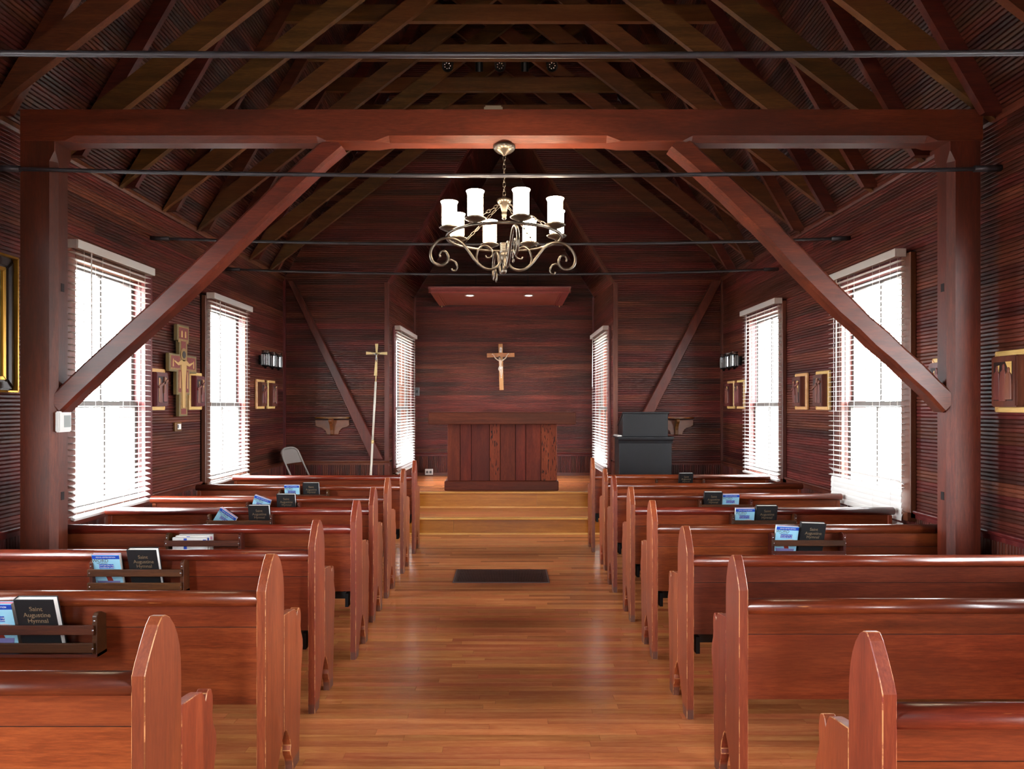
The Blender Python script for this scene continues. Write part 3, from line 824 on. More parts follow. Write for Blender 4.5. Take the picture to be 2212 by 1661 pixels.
# ------------------------------------------------------------------ roof trusses
ORD = ['first', 'second', 'third', 'fourth', 'fifth', 'sixth', 'seventh', 'eighth', 'ninth', 'tenth', 'eleventh']
TY = [8.86, 8.19, 7.51, 6.83, 6.15, 5.48, 4.80, 4.10, 3.43, 2.76, 2.09]
HN = XR - XC
def chord_poly(s):
    k = 0.776; x0 = -HN + 0.02; z0 = ZE - 0.02
    xe = 1.16; pts = [(x0, z0), (xe, z0 + k * (xe - x0)), (xe - 0.13, z0 + k * (xe - 0.13 - x0) + 0.195), (x0 + 0.22, z0 + k * 0.22 + 0.195)]
    return [(XC + s * p[0], p[1]) for p in pts]
def rafter_poly(s):
    w = 0.105 * math.sqrt(1 + SL * SL)
    pts = [(-HN + 0.01, ZE), (-HN + 0.01 + 0.02, ZE - 0.01), (0, ZR - w - 0.03), (0, ZR - 0.03)]
    pts = [(-HN, ZE - 0.0), (-HN + w / SL, ZE), (0, ZR - w), (0, ZR - 0.02)]
    return [(XC + s * p[0], p[1]) for p in pts]
t0 = None
for i, yy in enumerate(TY):
    lab = 'dark roof truss of crossed rafters and a collar tie, %s out from the chancel wall' % ORD[i]
    if t0 is None:
        t0 = thing('roof_truss', lab, 'roof truss', (0, yy, 0), group='scissor trusses of the nave roof')
        for s in (1, -1):
            MB().prism(rafter_poly(s), 'y', -0.0245, 0.0245).obj('rafter', M['rafterd'], t0)
            MB().prism(chord_poly(s), 'y', -0.0745 if s > 0 else 0.0255, -0.0255 if s > 0 else 0.0745).obj('scissor_chord', M['rafter'], t0)
        hc = (ZR - 5.05) / SL - 0.02; ht = (ZR - 5.20) / SL - 0.02
        MB().prism([(XC - hc, 5.05), (XC + hc, 5.05), (XC + ht, 5.20), (XC - ht, 5.20)], 'y', -0.024, 0.024).obj('collar_tie', M['rafter'], t0)
    else:
        dup(t0, (0, yy, 0), label=lab)

# iron tie rods from wall to wall
for i, (yy, z) in enumerate(((2.66, 2.985), (4.112, 3.05), (5.93, 3.05), (7.50, 3.08))):
    z0 = [2.985, 3.03, 3.055, 3.10][i]; sag = [0.02, 0.045, 0.055, 0.06][i]
    pts = []
    for k in range(25):
        u = k / 24; x = XL - 0.01 + (XR - XL + 0.02) * u
        pts.append((x, 0, -sag * (1 - (2 * u - 1) ** 2)))
    t = thing('tie_rod', ['black iron tie rod crossing in front of the heavy tie beam, high up', 'black iron tie rod crossing just below the heavy tie beam',
        'black iron tie rod passing behind the chandelier arms, ending at the middle windows', 'thin black iron tie rod farthest from the tie beam, closest to the chancel wall'][i], 'tie rod', (0, yy, z0), group='iron tie rods across the nave')
    MB().tube(pts, 0.0125, 8).obj('rod', M['rod'], t, smooth=True)
    for s, X in ((1, XL), (-1, XR)):
        MB().tube([(X, 0, 0), (X + s * 0.16, 0, -sag * 0.1)], 0.02, 10).obj('end_sleeve', M['rod'], t, smooth=True)

# ------------------------------------------------------------------ pews
BACKB = [(0, 0), (0.074, 0), (0.084, 0.035), (0.098, 0.07), (0.122, 0.115), (0.148, 0.165), (0.170, 0.20), (0.1895, 0.218),
         (0.1895, 0.80), (0.187, 0.845), (0.180, 0.885), (0.168, 0.92), (0.150, 0.952), (0.128, 0.977), (0.105, 0.990), (0.086, 0.993),
         (0.066, 0.976), (0.046, 0.948), (0.028, 0.920), (0.012, 0.893), (0.0, 0.868)]
FRONTB = [(0.1905, 0.219), (0.206, 0.226), (0.222, 0.212), (0.240, 0.185), (0.256, 0.158), (0.266, 0.128), (0.258, 0.108), (0.266, 0.085), (0.282, 0.06), (0.290, 0.03), (0.292, 0),
          (0.368, 0), (0.372, 0.10), (0.386, 0.28), (0.394, 0.40), (0.406, 0.455), (0.416, 0.495), (0.414, 0.525), (0.404, 0.548), (0.393, 0.568), (0.386, 0.595),
          (0.390, 0.625), (0.389, 0.655), (0.379, 0.678), (0.362, 0.685), (0.348, 0.677), (0.340, 0.660), (0.331, 0.678), (0.318, 0.694), (0.300, 0.699), (0.28, 0.702), (0.1905, 0.712)]
def pew(name_label, s, X, yb, L, ys, zs, mat, kneel=True, rack=None, dz=0.0):
    t = thing('pew', name_label, 'pew', (X, yb, 0), group='wooden pews either side of the aisle')
    S = lambda poly: [(p[0] * ys, p[1] * zs) for p in poly]
    a, b = sorted((0, s * 0.036))
    MB().prism(S(BACKB), 'x', a, b).obj('end_board', [M['pewz'], M['edge']], t, bevel=0.0022, bevel_mat=1)
    MB().prism(S(FRONTB), 'x', a, b).obj('end_board', [M['pewz'], M['edge']], t, bevel=0.0022, bevel_mat=1)
    x0, x1 = sorted((s * 0.030, s * (L - 0.02)))
    k = ys
    lean = lambda z: (0.026 + 0.018 * (0.83 - z) / 0.4)
    def panel(z0, z1, nm):
        th = 0.02
        return MB().prism([(lean(z0), z0), (lean(z1), z1), (lean(z1) + th, z1), (lean(z0) + th, z0)], 'x', x0, x1).obj(nm, mat, t)
    zq = 0.705 + dz
    panel(zq + 0.0016, 0.80 + dz, 'back_panel'); pb = panel(0.42, zq - 0.0016, 'back_panel')
    MB().box(x0, x1, lean(zq) + 0.004, lean(zq) + 0.018, zq - 0.01, zq + 0.01).obj('seam_backing', M['back'], pb)  # dark strip added behind the seam to stop light and darken the gap
    # rounded rail
    pr = [(0.055, 0.79), (0.02, 0.79), (0.008, 0.796), (0.001, 0.808), (0.0, 0.822), (0.006, 0.834), (0.018, 0.843), (0.034, 0.846), (0.055, 0.843), (0.066, 0.832), (0.066, 0.80)]
    pr = [(p[0], p[1] + dz) for p in pr]
    r0, r1 = sorted((s * 0.034, s * (L + 0.012)))
    o = MB().prism(pr, 'x', r0, r1).obj('top_rail', M['rail'], t)
    for p in o.data.polygons: p.use_smooth = len(p.vertices) == 4
    ybk = 0.10; yfr = 0.40 * ys
    MB().box(x0, x1, ybk, yfr, 0.425, 0.447).obj('seat', M['pew'], t, bevel=0.006)
    MB().box(x0, x1, yfr - 0.05, yfr - 0.028, 0.335, 0.425).obj('seat_apron', M['pew'], t)
    # plain end against the wall
    e0, e1 = sorted((s * (L - 0.03), s * L))
    MB().prism([(0.02, 0), (0.09, 0), (0.12, 0.12), (0.24, 0.12), (0.29, 0), (0.37 * ys, 0), (0.40 * ys, 0.40), (0.385 * ys, 0.52), (0.20, 0.60), (0.13, 0.745), (0.085, 0.788), (0.02, 0.788)],
               'x', e0, e1).obj('wall_end', M['pewz'], t, bevel=0.003)
    if kneel:
        kn = MB().box(x0 + s * 0.02 if s > 0 else x0, x1 if s > 0 else x1 - 0.02, 0.10, 0.27, 0.355, 0.415).obj('kneeler', M['black'], t, bevel=0.012, seg=2)
        xx = s * 0.055; a, b = sorted((xx, xx + s * 0.02))
        MB().box(a, b, 0.03, 0.15, 0.325, 0.41).obj('bracket', M['blackm'], kn)
    if rack is not None:
        bx0, bx1 = rack[0] - X, rack[1] - X
        rk = MB().box(bx0, bx1, -0.034, 0.034, 0.634, 0.646).obj('book_rack', M['rack'], t)
        for zz in (0.656, 0.724):
            MB().box(bx0 - 0.004, bx1 + 0.004 - 0.012, -0.046, -0.035, zz, zz + 0.036).obj('slat', M['rack'], rk, bevel=0.002)
        for xx in (bx0, bx1 - 0.018):
            MB().prism([(0.028, 0.787), (0.0, 0.802), (-0.022, 0.803), (-0.035, 0.792), (-0.035, 0.65), (-0.028, 0.632), (0.034, 0.632)], 'x', xx, xx + 0.018).obj('bracket', M['rack'], rk, bevel=0.002)
            for zz in (0.672, 0.742, 0.775):
                MB().lathe([(0, 0.0), (0.004, 0.0), (0.003, 0.002), (0, 0.0025)], (0, 0, 0), 8).obj('screw', M['silver'], rk).matrix_local = Matrix.Translation((xx + 0.009, -0.0465 if zz < 0.77 else -0.0355, zz)) @ Matrix.Rotation(PI / 2, 4, 'X')
    return t

ROW = ['first', 'second', 'third', 'fourth', 'fifth', 'sixth', 'seventh', 'eighth']
XWL, XWR = -2.96, 2.85
LEFT = [(-0.94, 1.768, 1.05, 1.035), (-0.94, 2.65, 1.16, 1.01), (-1.0, 3.54, 1.0, 1.0), (-0.955, 4.292, 1.0, 1.0),
        (-0.99, 5.03, 0.95, 0.995), (-0.995, 5.66, 1.0, 1.0), (-0.99, 6.49, 1.0, 1.0), (-1.0, 7.36, 1.0, 1.01)]
RIGHT = [(0.915, 1.667, 0.88, 1.03), (0.915, 2.70, 0.88, 1.0), (0.912, 3.477, 1.0, 0.98), (0.91, 4.302, 0.92, 1.0),
         (0.905, 5.04, 0.9, 1.0), (0.90, 5.833, 0.9, 1.0), (0.935, 6.61, 0.9, 0.99), (0.916, 7.44, 0.92, 1.035)]
RKL = {1: (-2.08, -1.575), 2: (-2.15, -1.665), 3: (-2.135, -1.665), 4: (-2.20, -1.725), 5: (-2.16, -1.716), 6: (-2.17, -1.70)}
RKR = {3: (1.65, 2.115), 4: (1.643, 2.12), 5: (1.63, 2.08), 7: (1.61, 2.14)}
for i, (X, yb, ys, zs) in enumerate(LEFT):
    n = 7 - i
    xw = XWL
    pew('red-brown wooden pew, %s row from the altar, on the processional cross side' % ROW[n], -1, X, yb, X - xw, ys, zs,
        M['pew'], kneel=i >= 2, rack=RKL.get(i), dz=(0.05, 0.025)[i] if i < 2 else 0.0)
for i, (X, yb, ys, zs) in enumerate(RIGHT):
    n = 7 - i
    xw = XWR
    pew('%s wooden pew, %s row from the altar, on the lectern side' % ('dark-backed' if i == 2 else 'red-brown', ROW[n]), 1, X, yb, xw - X, ys, zs,
        M['pewd'] if i == 2 else M['pew'], kneel=i >= 2, rack=RKR.get(i), dz=(0.01, -0.02, -0.015)[i] if i < 3 else 0.0)

# ------------------------------------------------------------------ books
SEEN_TEXT = True
def hymnal(label, x, yb, rz=0.0, lean=0.27, z=0.647, big=True):
    t = thing('hymnal', label, 'hymnal', (x, yb - 0.001, z), 0, 'black hymnals in the pew racks')
    t.rotation_euler = (lean, rz, 0)
    w, h, d = 0.153, 0.234, 0.030
    MB().box(-w / 2, w / 2, -d, -d + 0.003, 0, h).box(-w / 2, w / 2, -0.003, 0, 0, h).box(-w / 2, -w / 2 + 0.003, -d, 0, 0, h).obj('cover', M['book'], t, bevel=0.0012)
    MB().box(-w / 2 + 0.003, w / 2 - 0.004, -d + 0.003, -0.003, 0.003, h - 0.004).obj('pages', M['page'], t)
    for s_, zz in (('Saint', 0.193), ('Augustine', 0.167), ('Hymnal', 0.142)):
        text(s_, 0.026, M['gilt'], t, (0.003, -d - 0.0004, zz))
    return t
def missalette(label, x, yb, rz=0.0, lean=0.25, z=0.647, big=True):
    t = thing('missalette', label, 'booklet', (x, yb - 0.002, z), 0, 'pale blue booklets in the pew racks')
    t.rotation_euler = (lean, rz, 0)
    w, h, d = 0.140, 0.207, 0.020
    MB().box(-w / 2, w / 2, -d + 0.0012, -0.0012, 0, h - 0.002).obj('pages', M['page'], t)
    MB().box(-w / 2 + 0.002, w / 2 - 0.001, -d + 0.003, -0.003, h - 0.003, h - 0.001).obj('pink_edge', M['pink'], t)
    MB().box(-w / 2 - 0.0008, w / 2, -d, -d + 0.0012, 0, h).box(-w / 2 - 0.0008, w / 2, -0.0012, 0, 0, h).obj('cover', M['cyan'], t)
    y = -d - 0.0004
    MB().box(-w / 2, w / 2, y - 0.0002, y + 0.0004, h - 0.024, h - 0.004).obj('cover_band', M['blue'], t)
    MB().box(-0.040, 0.034, y - 0.0003, y + 0.0004, 0.130, 0.154).obj('title_box', M['blue'], t)
    if big:
        text('SPECIAL LENTEN EDITION', 0.0085, M['page'], t, (0, y - 0.0006, h - 0.014))
        text('WORD', 0.026, M['screen'], t, (-0.030, y - 0.0004, h - 0.034))
        text('Daily Reflections', 0.008, M['grey'], t, (-0.022, y - 0.0004, h - 0.0475))
        text('Don\'t Just Give Up', 0.0098, M['page'], t, (-0.003, y - 0.0007, 0.1472))
        text('Chocolate for Lent!', 0.0098, M['page'], t, (-0.003, y - 0.0007, 0.1365))
    MB().prism([(0.065, 0.116), (0.03, 0.122), (0.0, 0.118), (-0.012, 0.107), (0.0, 0.100), (0.065, 0.088)], 'y', y - 0.0002, y + 0.0004).obj('printed_hand', M['skin'], t)
    MB().prism([(-0.018, 0.108), (0.008, 0.108), (0.024, 0.055), (-0.004, 0.055)], 'y', y - 0.0004, y + 0.0004).obj('printed_bar', M['choc'], t)
    MB().prism([(-0.060, 0.060), (0.058, 0.060), (0.048, 0.016), (-0.048, 0.016)], 'y', y - 0.0006, y + 0.0004).obj('printed_dish', M['purple'], t)
    return t
def side_words(n, side): return '%s pew from the altar, %s side' % (ROW[n], side)
CR, LE = 'processional cross', 'lectern'
for (i, x, rz) in ((1, -1.80, 0.0), (2, -1.868, 0.0), (4, -1.822, 0.0), (5, -1.828, 0.0), (6, -1.862, 0.0)):
    X, yb = LEFT[i][0], LEFT[i][1]
    hymnal('black hymnal racked on the ' + side_words(7 - i, CR), x, yb + 0.03, rz, lean=0.27 if i < 4 else 0.2)
for (i, x, rz, z) in ((1, -1.968, 0.0, 0.647), (2, -2.063, 0.0, 0.640), (4, -2.155, 0.60, 0.650), (5, -2.085, 0.34, 0.652), (6, -2.045, 0.0, 0.647)):
    X, yb = LEFT[i][0], LEFT[i][1]
    st = 'tilted' if rz > 0.1 else 'upright'
    missalette('pale blue booklet, %s, racked on the %s' % (st, side_words(7 - i, CR)), x, yb + 0.03, rz, z=z, lean=0.25 if i < 4 else 0.2)
for (i, x) in ((3, 1.900), (4, 1.897), (5, 1.744), (7, 1.932)):
    yb = RIGHT[i][1]
    hymnal('black hymnal racked on the ' + side_words(7 - i, LE), x, yb + 0.03, 0.03 if i == 3 else 0.0, lean=0.24)
for (i, x) in ((3, 1.742), (4, 1.742), (5, 1.898)):
    yb = RIGHT[i][1]
    missalette('pale blue booklet racked on the ' + side_words(7 - i, LE), x, yb + 0.03, 0.05 if i == 3 else 0.0, lean=0.22)
# booklets laid on their long side in the fifth pew's rack
yb = LEFT[3][1]
for k, (dx, dz, dy) in enumerate(((0.012, -0.010, 0.028), (0.0, -0.014, 0.0085), (-0.010, -0.022, -0.011))):
    t = thing('missalette', ['white booklet lying sideways in a rack, rearmost of three, against the pew back', 'white booklet lying sideways in a rack, middle of the three there',
              'white booklet lying sideways in a rack, foremost of three, against the slats'][k], 'booklet', (-1.978 + dx, yb + dy, 0.648 if k < 2 else 0.648), 0, 'booklets lying sideways in one rack')
    t.rotation_euler = (0.02, 0, 0)
    h = 0.150 + dz
    MB().box(-0.104, 0.104, -0.017, -0.001, 0, h).obj('pages', M['page'], t)
    MB().box(-0.105, 0.105, -0.0185, -0.017, 0, h).box(-0.105, 0.105, -0.001, 0, 0, h).obj('cover', M['white'], t)
    MB().box(-0.035, -0.015, -0.0192, -0.018, 0, h - 0.004).obj('printed_stripe', M['blue'], t)
    MB().box(0.085, 0.105, -0.0192, -0.018, h - 0.03 - 0.01 * k, h - 0.012).obj('printed_corner', M['pink'] if k == 0 else M['blue'], t)

# ------------------------------------------------------------------ altar
al = thing('altar', 'dark red plank-fronted altar table standing at the platform edge under the crucifix', 'altar', (-0.08, 9.46, ZP))
MB().box(-0.80, 0.785, 0.0, 0.76, 0.0, 0.135).obj('plinth', M['altarx'], al, bevel=0.01)
xs = [-0.762, -0.583, -0.428, -0.176, -0.025, 0.185, 0.330, 0.540, 0.766]
for k in range(8):
    MB().box(xs[k] + 0.003, xs[k + 1] - 0.003, 0.03 + random.uniform(0, 0.004), 0.058, 0.135, 0.925).obj('plank', M['altarp'] if k in (3, 7) else M['altar'], al, bevel=0.004)
for sx in (-0.762, 0.744):
    for k in range(4):
        MB().box(sx, sx + 0.022, 0.062 + k * 0.165, 0.062 + (k + 1) * 0.165 - 0.004, 0.135, 0.925).obj('plank', M['altar'], al, bevel=0.003)
MB().box(-0.74, 0.744, 0.062, 0.72, 0.14, 0.92).obj('core', M['back'], al)
MB().box(-1.005, 1.01, -0.16, 0.78, 0.925, 1.085).obj('tabletop', M['altarx'], al, bevel=0.008)
MB().box(-0.985, 0.99, -0.14, 0.76, 1.0852, 1.09).obj('mensa_inset', M['altarx'], al)

# canopy box with two downlights
cp = thing('light_canopy', 'red-brown wooden canopy box with two lit downlights over the altar', 'canopy', (-0.12, 10.17, 3.276))
MB().box(-1.03, 1.03, 0.0, 1.32, 0.012, 0.075).obj('box_body', M['canopy'], cp, bevel=0.003)
o = MB().prism([(0.0, 0.0), (-0.014, 0.02), (-0.014, 0.05), (-0.03, 0.07), (-0.034, 0.092), (0.0, 0.092)], 'x', -1.06, 1.06).obj('crown_moulding', M['canopy'], cp)
for s in (-1, 1):
    MB().prism([(s * 1.03, 0.0), (s * 1.044, 0.02), (s * 1.044, 0.05), (s * 1.06, 0.07), (s * 1.064, 0.092), (s * 1.03, 0.092)], 'y', -0.03, 1.32).obj('crown_moulding', M['canopy'], cp)
    MB().box(*sorted((s * 0.93, s * 1.03)), 0.0, 1.32, 0.0, 0.013).obj('soffit_frame', M['canopy'], cp)
    MB().box(*sorted((s * 0.90, s * 0.914)), 0.0, 1.32, 0.004, 0.013).obj('soffit_bead', M['canopy'], cp)
    MB().lathe([(0, 0), (0.006, 0.002), (0.01, 0.014), (0.004, 0.03), (0, 0.03)], (s * 0.985, 1.27, -0.028), 8).obj('hook', M['brass'], cp)
for x in (-0.46, 0.44):
    MB().lathe([(0.052, 0.006), (0.075, 0.003), (0.078, 0.010), (0.05, 0.013)], (x, 0.28, 0.0), 24).obj('light_trim', M['white'], cp, smooth=True)
    MB().lathe([(0, 0.006), (0.054, 0.006)], (x, 0.28, 0.0), 24).obj('lamp_face', M['bulb'], cp)
    sd = bpy.data.lights.new('downlight', 'SPOT'); sd.energy = 14; sd.color = (1.0, 0.9, 0.78); sd.spot_size = 1.9; sd.spot_blend = 0.7; sd.shadow_soft_size = 0.05
    so = bpy.data.objects.new('downlight', sd); COL.objects.link(so); so.parent = cp; so.location = (x, 0.28, -0.02)
for x in (-0.36, 0.42):
    MB().tube([(x, 0.06, 0.09), (x, 0.06, 1.6 if x < 0 else 1.55)], 0.004, 6).obj('hanging_cord', M['blackm'], cp)

# ------------------------------------------------------------------ crucifix figures
def skin_body(name, mat, parent, verts, edges, radii, root=0, sub=1):
    me = bpy.data.meshes.new(name); me.from_pydata(verts, edges, []); me.materials.append(mat)
    o = bpy.data.objects.new(name, me); COL.objects.link(o); o.parent = parent
    if not me.skin_vertices:
        bm = bmesh.new(); bm.from_mesh(me); bm.verts.layers.skin.verify(); bm.to_mesh(me); bm.free()
    sv = me.skin_vertices[0].data
    for k, r in enumerate(radii):
        rr = r if isinstance(r, tuple) else (r, r)
        sv[k].radius = rr; sv[k].use_root = (k == root)
    md = o.modifiers.new('skin', 'SKIN'); md.use_smooth_shade = True
    ms = o.modifiers.new('sub', 'SUBSURF'); ms.levels = sub; ms.render_levels = sub
    return o
def corpus(parent, mats, H, armx, armz, scale_fingers=True):
    """crucified figure, local: x right, z up, -y toward the viewer; H figure height from feet to head top"""
    k = H / 0.40
    V = []; E = []; R = []
    def v(x, y, z, r): V.append((x * k, y * k, z * k)); R.append(r * k if not isinstance(r, tuple) else (r[0] * k, r[1] * k)); return len(V) - 1
    def chain(ids):
        for a, b in zip(ids[:-1], ids[1:]): E.append((a, b))
    pel = v(0.002, -0.030, 0.190, (0.028, 0.022)); wai = v(-0.004, -0.032, 0.225, (0.024, 0.019)); che = v(-0.004, -0.036, 0.275, (0.033, 0.024)); sho = v(-0.003, -0.034, 0.312, (0.026, 0.018))
    nec = v(-0.010, -0.042, 0.332, 0.011); hea = v(-0.020, -0.052, 0.352, (0.017, 0.019)); crn = v(-0.024, -0.052, 0.378, (0.016, 0.018))
    chain([pel, wai, che, sho, nec, hea, crn])
    for s in (-1, 1):
        a = v(s * 0.040, -0.034, 0.318, 0.015); b = v(s * 0.088, -0.026, 0.356, 0.0125); c = v(s * 0.098, -0.026, 0.362, 0.0115); d = v(s * armx * 0.90 / k, -0.018, (armz - 0.012) / k, 0.008)
        e = v(s * armx / k, -0.018, armz / k, (0.011, 0.006))
        chain([sho, a, b, c, d, e])
        for q, (fx, fz) in enumerate(((0.018, -0.008), (0.022, -0.001), (0.022, 0.006), (0.019, 0.012), (0.004, 0.018))):
            f1 = v(s * (armx / k + fx * 0.6), -0.022, armz / k + fz * 0.6, 0.0036); f2 = v(s * (armx / k + fx), -0.026, armz / k + fz, 0.003)
            chain([e, f1, f2])
        h = v(s * 0.018 + 0.002, -0.034, 0.165, 0.021); kn = v(s * 0.014 + 0.006, -0.046, 0.100, 0.0155); an = v(s * 0.006 + 0.006, -0.024, 0.026, 0.0095); ft = v(s * 0.004 + 0.006, -0.040 - 0.006 * s, 0.004, 0.009); toe = v(s * 0.005 + 0.006, -0.054 - 0.006 * s, -0.014, 0.0075)
        chain([pel, h, kn, an, ft, toe])
    o = skin_body('corpus', mats[0], parent, V, E, R)
    # loincloth: a wrapped band with a hanging end
    lc = MB().lathe([(0.028, -0.034), (0.034, -0.028), (0.036, 0.0), (0.033, 0.018), (0.027, 0.022)], (0, 0, 0), 16)
    lc.v = [(p[0] * k * 1.05, (p[1] * 0.8 - 0.030) * k, (p[2] + 0.182) * k) for p in lc.v]
    lc.tube([(-0.030 * k, -0.046 * k, 0.188 * k), (-0.038 * k, -0.048 * k, 0.160 * k), (-0.036 * k, -0.046 * k, 0.128 * k)], [0.010 * k, 0.012 * k, 0.007 * k], 8)
    lc.obj('loincloth', mats[1], o, smooth=True)
    hr = MB().lathe([(0.0, 0.022), (0.012, 0.019), (0.019, 0.008), (0.0205, -0.006), (0.019, -0.024), (0.012, -0.034)], (0, 0, 0), 14, a0=PI * 0.02 - 0.3, a1=PI + 0.3)
    hr.v = [(p[0] * k - 0.022 * k, (p[1] * 1.05 - 0.050) * k, (p[2] + 0.372) * k) for p in hr.v]
    hr.lathe([(0.0195, -0.003), (0.023, 0.0), (0.0195, 0.004)], (0, 0, 0), 14)
    m0 = len(hr.v) - 42
    hr.v[m0:] = [(p[0] * k - 0.023 * k, (p[1] - 0.051) * k, (p[2] + 0.380) * k) for p in hr.v[m0:]]
    hr.obj('hair', mats[2], o, smooth=True)
    fc = MB()
    fc.lathe([(0, -0.004), (0.0035, 0), (0, 0.004)], (-0.022 * k, -0.0715 * k, 0.360 * k), 6)          # nose
    for ex in (-0.029, -0.015): fc.lathe([(0, -0.0015), (0.0022, 0), (0, 0.0015)], (ex * k, -0.0685 * k, 0.366 * k), 6)
    fc.box(-0.027 * k, -0.017 * k, -0.0705 * k, -0.067 * k, 0.3495 * k, 0.352 * k)
    fc.obj('face', mats[2], o)
    return o

cx = thing('crucifix', 'light oak wall crucifix with a pale painted figure above the altar', 'crucifix', (-0.105, YA - 0.03, 1.86))
cx.rotation_euler = (0, -0.022, 0)
MB().box(-0.035, 0.035, -0.012, 0.024, 0, 0.778).obj('upright', M['tan'], cx, bevel=0.003)
MB().box(-0.232, 0.232, -0.026, 0.010, 0.553, 0.622).obj('crossbar', M['tanx'], cx, bevel=0.003)
MB().prism([(-0.022, 0.635), (0.016, 0.628), (0.024, 0.70), (0.010, 0.725), (-0.014, 0.715)], 'y', -0.020, -0.010).obj('scroll', M['cloth'], cx, bevel=0.002)
text('INRI', 0.02, M['hair'], cx, (0.001, -0.0212, 0.675))
co = corpus(cx, (M['flesh'], M['cloth'], M['hair']), 0.355, 0.127, 0.385)
co.location = (-0.004, -0.018, 0.215)

# tall processional cross on the step
pc = thing('processional_cross', 'tall pale brass processional cross on a cream pole, standing on the step', 'cross', (-1.865, 9.20, ZS))
MB().lathe([(0, 0), (0.15, 0.0), (0.15, 0.02), (0.10, 0.035), (0.03, 0.06), (0.022, 0.16), (0, 0.16)], (0, 0, 0), 20).obj('base', M['brass'], pc, smooth=True)
tp = Vector((0.085, 0, 1.72)); b0 = Vector((0, 0, 0.10))
MB().tube([b0, b0.lerp(tp, 0.5)], 0.0155, 12).tube([b0.lerp(tp, 0.5), tp], 0.0145, 12).obj('pole', M['pole'], pc, smooth=True)
MB().tube([b0.lerp(tp, 0.485), b0.lerp(tp, 0.515)], 0.018, 12).obj('collar', M['brass'], pc, smooth=True)
MB().tube([tp, tp + Vector((0.004, 0, 0.11))], 0.008, 10).obj('socket', M['brass'], pc, smooth=True)
ch = MB()
c0 = Vector((0.098, 0, 2.10))
def arm(mb, d, L, w0, w1):
    d = Vector(d).normalized(); n = Vector((d.z, 0, -d.x))
    q = [c0 - n * w0, c0 + n * w0, c0 + d * L + n * w1, c0 + d * L - n * w1]
    mb.prism([(p.x, p.z) for p in q], 'y', -0.006, 0.006)
arm(ch, (0.0, 0, 1), 0.13, 0.010, 0.021); arm(ch, (-1, 0, 0.02), 0.142, 0.010, 0.020); arm(ch, (1, 0, 0.0), 0.142, 0.010, 0.020); arm(ch, (-0.05, 0, -1), 0.30, 0.010, 0.021)
ch.obj('cross_head', M['brass'], pc)
co2 = corpus(pc, (M['silver'], M['silver'], M['silver']), 0.12, 0.055, 0.128)
co2.location = (0.094, -0.004, 1.985)

# painted icon cross on the side wall (plain generic figure)
ic = thing('icon_cross', 'stepped wooden icon cross painted gold and red, on the wall between two plaques', 'cross', (XL + 0.033, 6.38, 1.50), PI / 2)
out = [(-0.075, 0.0), (0.085, 0.0), (0.085, 0.20), (0.13, 0.20), (0.13, 0.41), (0.27, 0.41), (0.27, 0.575), (0.08, 0.575), (0.08, 0.70), (0.115, 0.70), (0.115, 0.85), (-0.115, 0.85), (-0.115, 0.70), (-0.075, 0.70),
       (-0.075, 0.575), (-0.265, 0.575), (-0.265, 0.41), (-0.125, 0.41), (-0.125, 0.20), (-0.075, 0.20)]
MB().box(-0.05, 0.05, 0.0, 0.03, 0.46, 0.54).obj('mount_block', M['back'], ic)
MB().prism(out, 'y', -0.035, 0.0).obj('board', M['iconedge'], ic, bevel=0.003)
sh = lambda d: [(p[0] - d * (1 if p[0] > 0 else -1), p[1] + (d if p[1] in (0.0, 0.20, 0.41) else -d)) for p in out]
MB().prism(sh(0.016), 'y', -0.0365, -0.034).obj('gold_ground', M['icongold'], ic)
for (x0, x1, z0, z1) in ((-0.235, -0.07, 0.445, 0.555), (0.07, 0.24, 0.445, 0.555), (-0.095, -0.045, 0.225, 0.43), (0.05, 0.10, 0.225, 0.43), (-0.085, 0.085, 0.72, 0.825), (-0.045, 0.05, 0.02, 0.07), (-0.045, 0.045, 0.60, 0.70)):
    MB().box(x0, x1, -0.038, -0.036, z0, z1).obj('red_panel', M['iconred'], ic)
for (x0, x1, z0, z1) in ((-0.08, -0.062, 0.26, 0.42), (0.066, 0.084, 0.26, 0.42), (-0.05, -0.02, 0.735, 0.80), (0.02, 0.05, 0.735, 0.80), (-0.21, -0.19, 0.455, 0.53), (0.19, 0.21, 0.455, 0.53)):
    MB().prism([(x0, z0), (x1, z0), (x1 - 0.003, z1 - 0.012), ((x0 + x1) / 2, z1), (x0 + 0.003, z1 - 0.012)], 'y', -0.0395, -0.0375).obj('painted_figure', M['iconflesh'], ic)
fg = MB()
fg.prism([(-0.026, 0.08), (0.026, 0.08), (0.032, 0.30), (0.045, 0.40), (0.05, 0.48), (0.11, 0.47), (0.18, 0.50), (0.185, 0.515), (0.11, 0.495), (0.05, 0.525), (-0.05, 0.525), (-0.11, 0.495), (-0.185, 0.515), (-0.18, 0.50), (-0.11, 0.47), (-0.05, 0.48), (-0.045, 0.40), (-0.032, 0.30)], 'y', -0.041, -0.0375)
fg.obj('painted_figure', M['iconflesh'], ic)
MB().lathe([(0, -0.0005), (0.062, -0.0005), (0.062, 0.0005), (0, 0.0005)], (0, 0, 0), 20).obj('halo', M['icongold'], ic).matrix_local = Matrix.Translation((0, -0.0405, 0.575)) @ Matrix.Rotation(PI / 2, 4, 'X')
MB().lathe([(0, -0.001), (0.034, -0.001), (0.034, 0.001), (0, 0.001)], (0, 0, 0), 16).obj('painted_head', M['icondark'], ic).matrix_local = Matrix.Translation((0, -0.0425, 0.575)) @ Matrix.Rotation(PI / 2, 4, 'X')

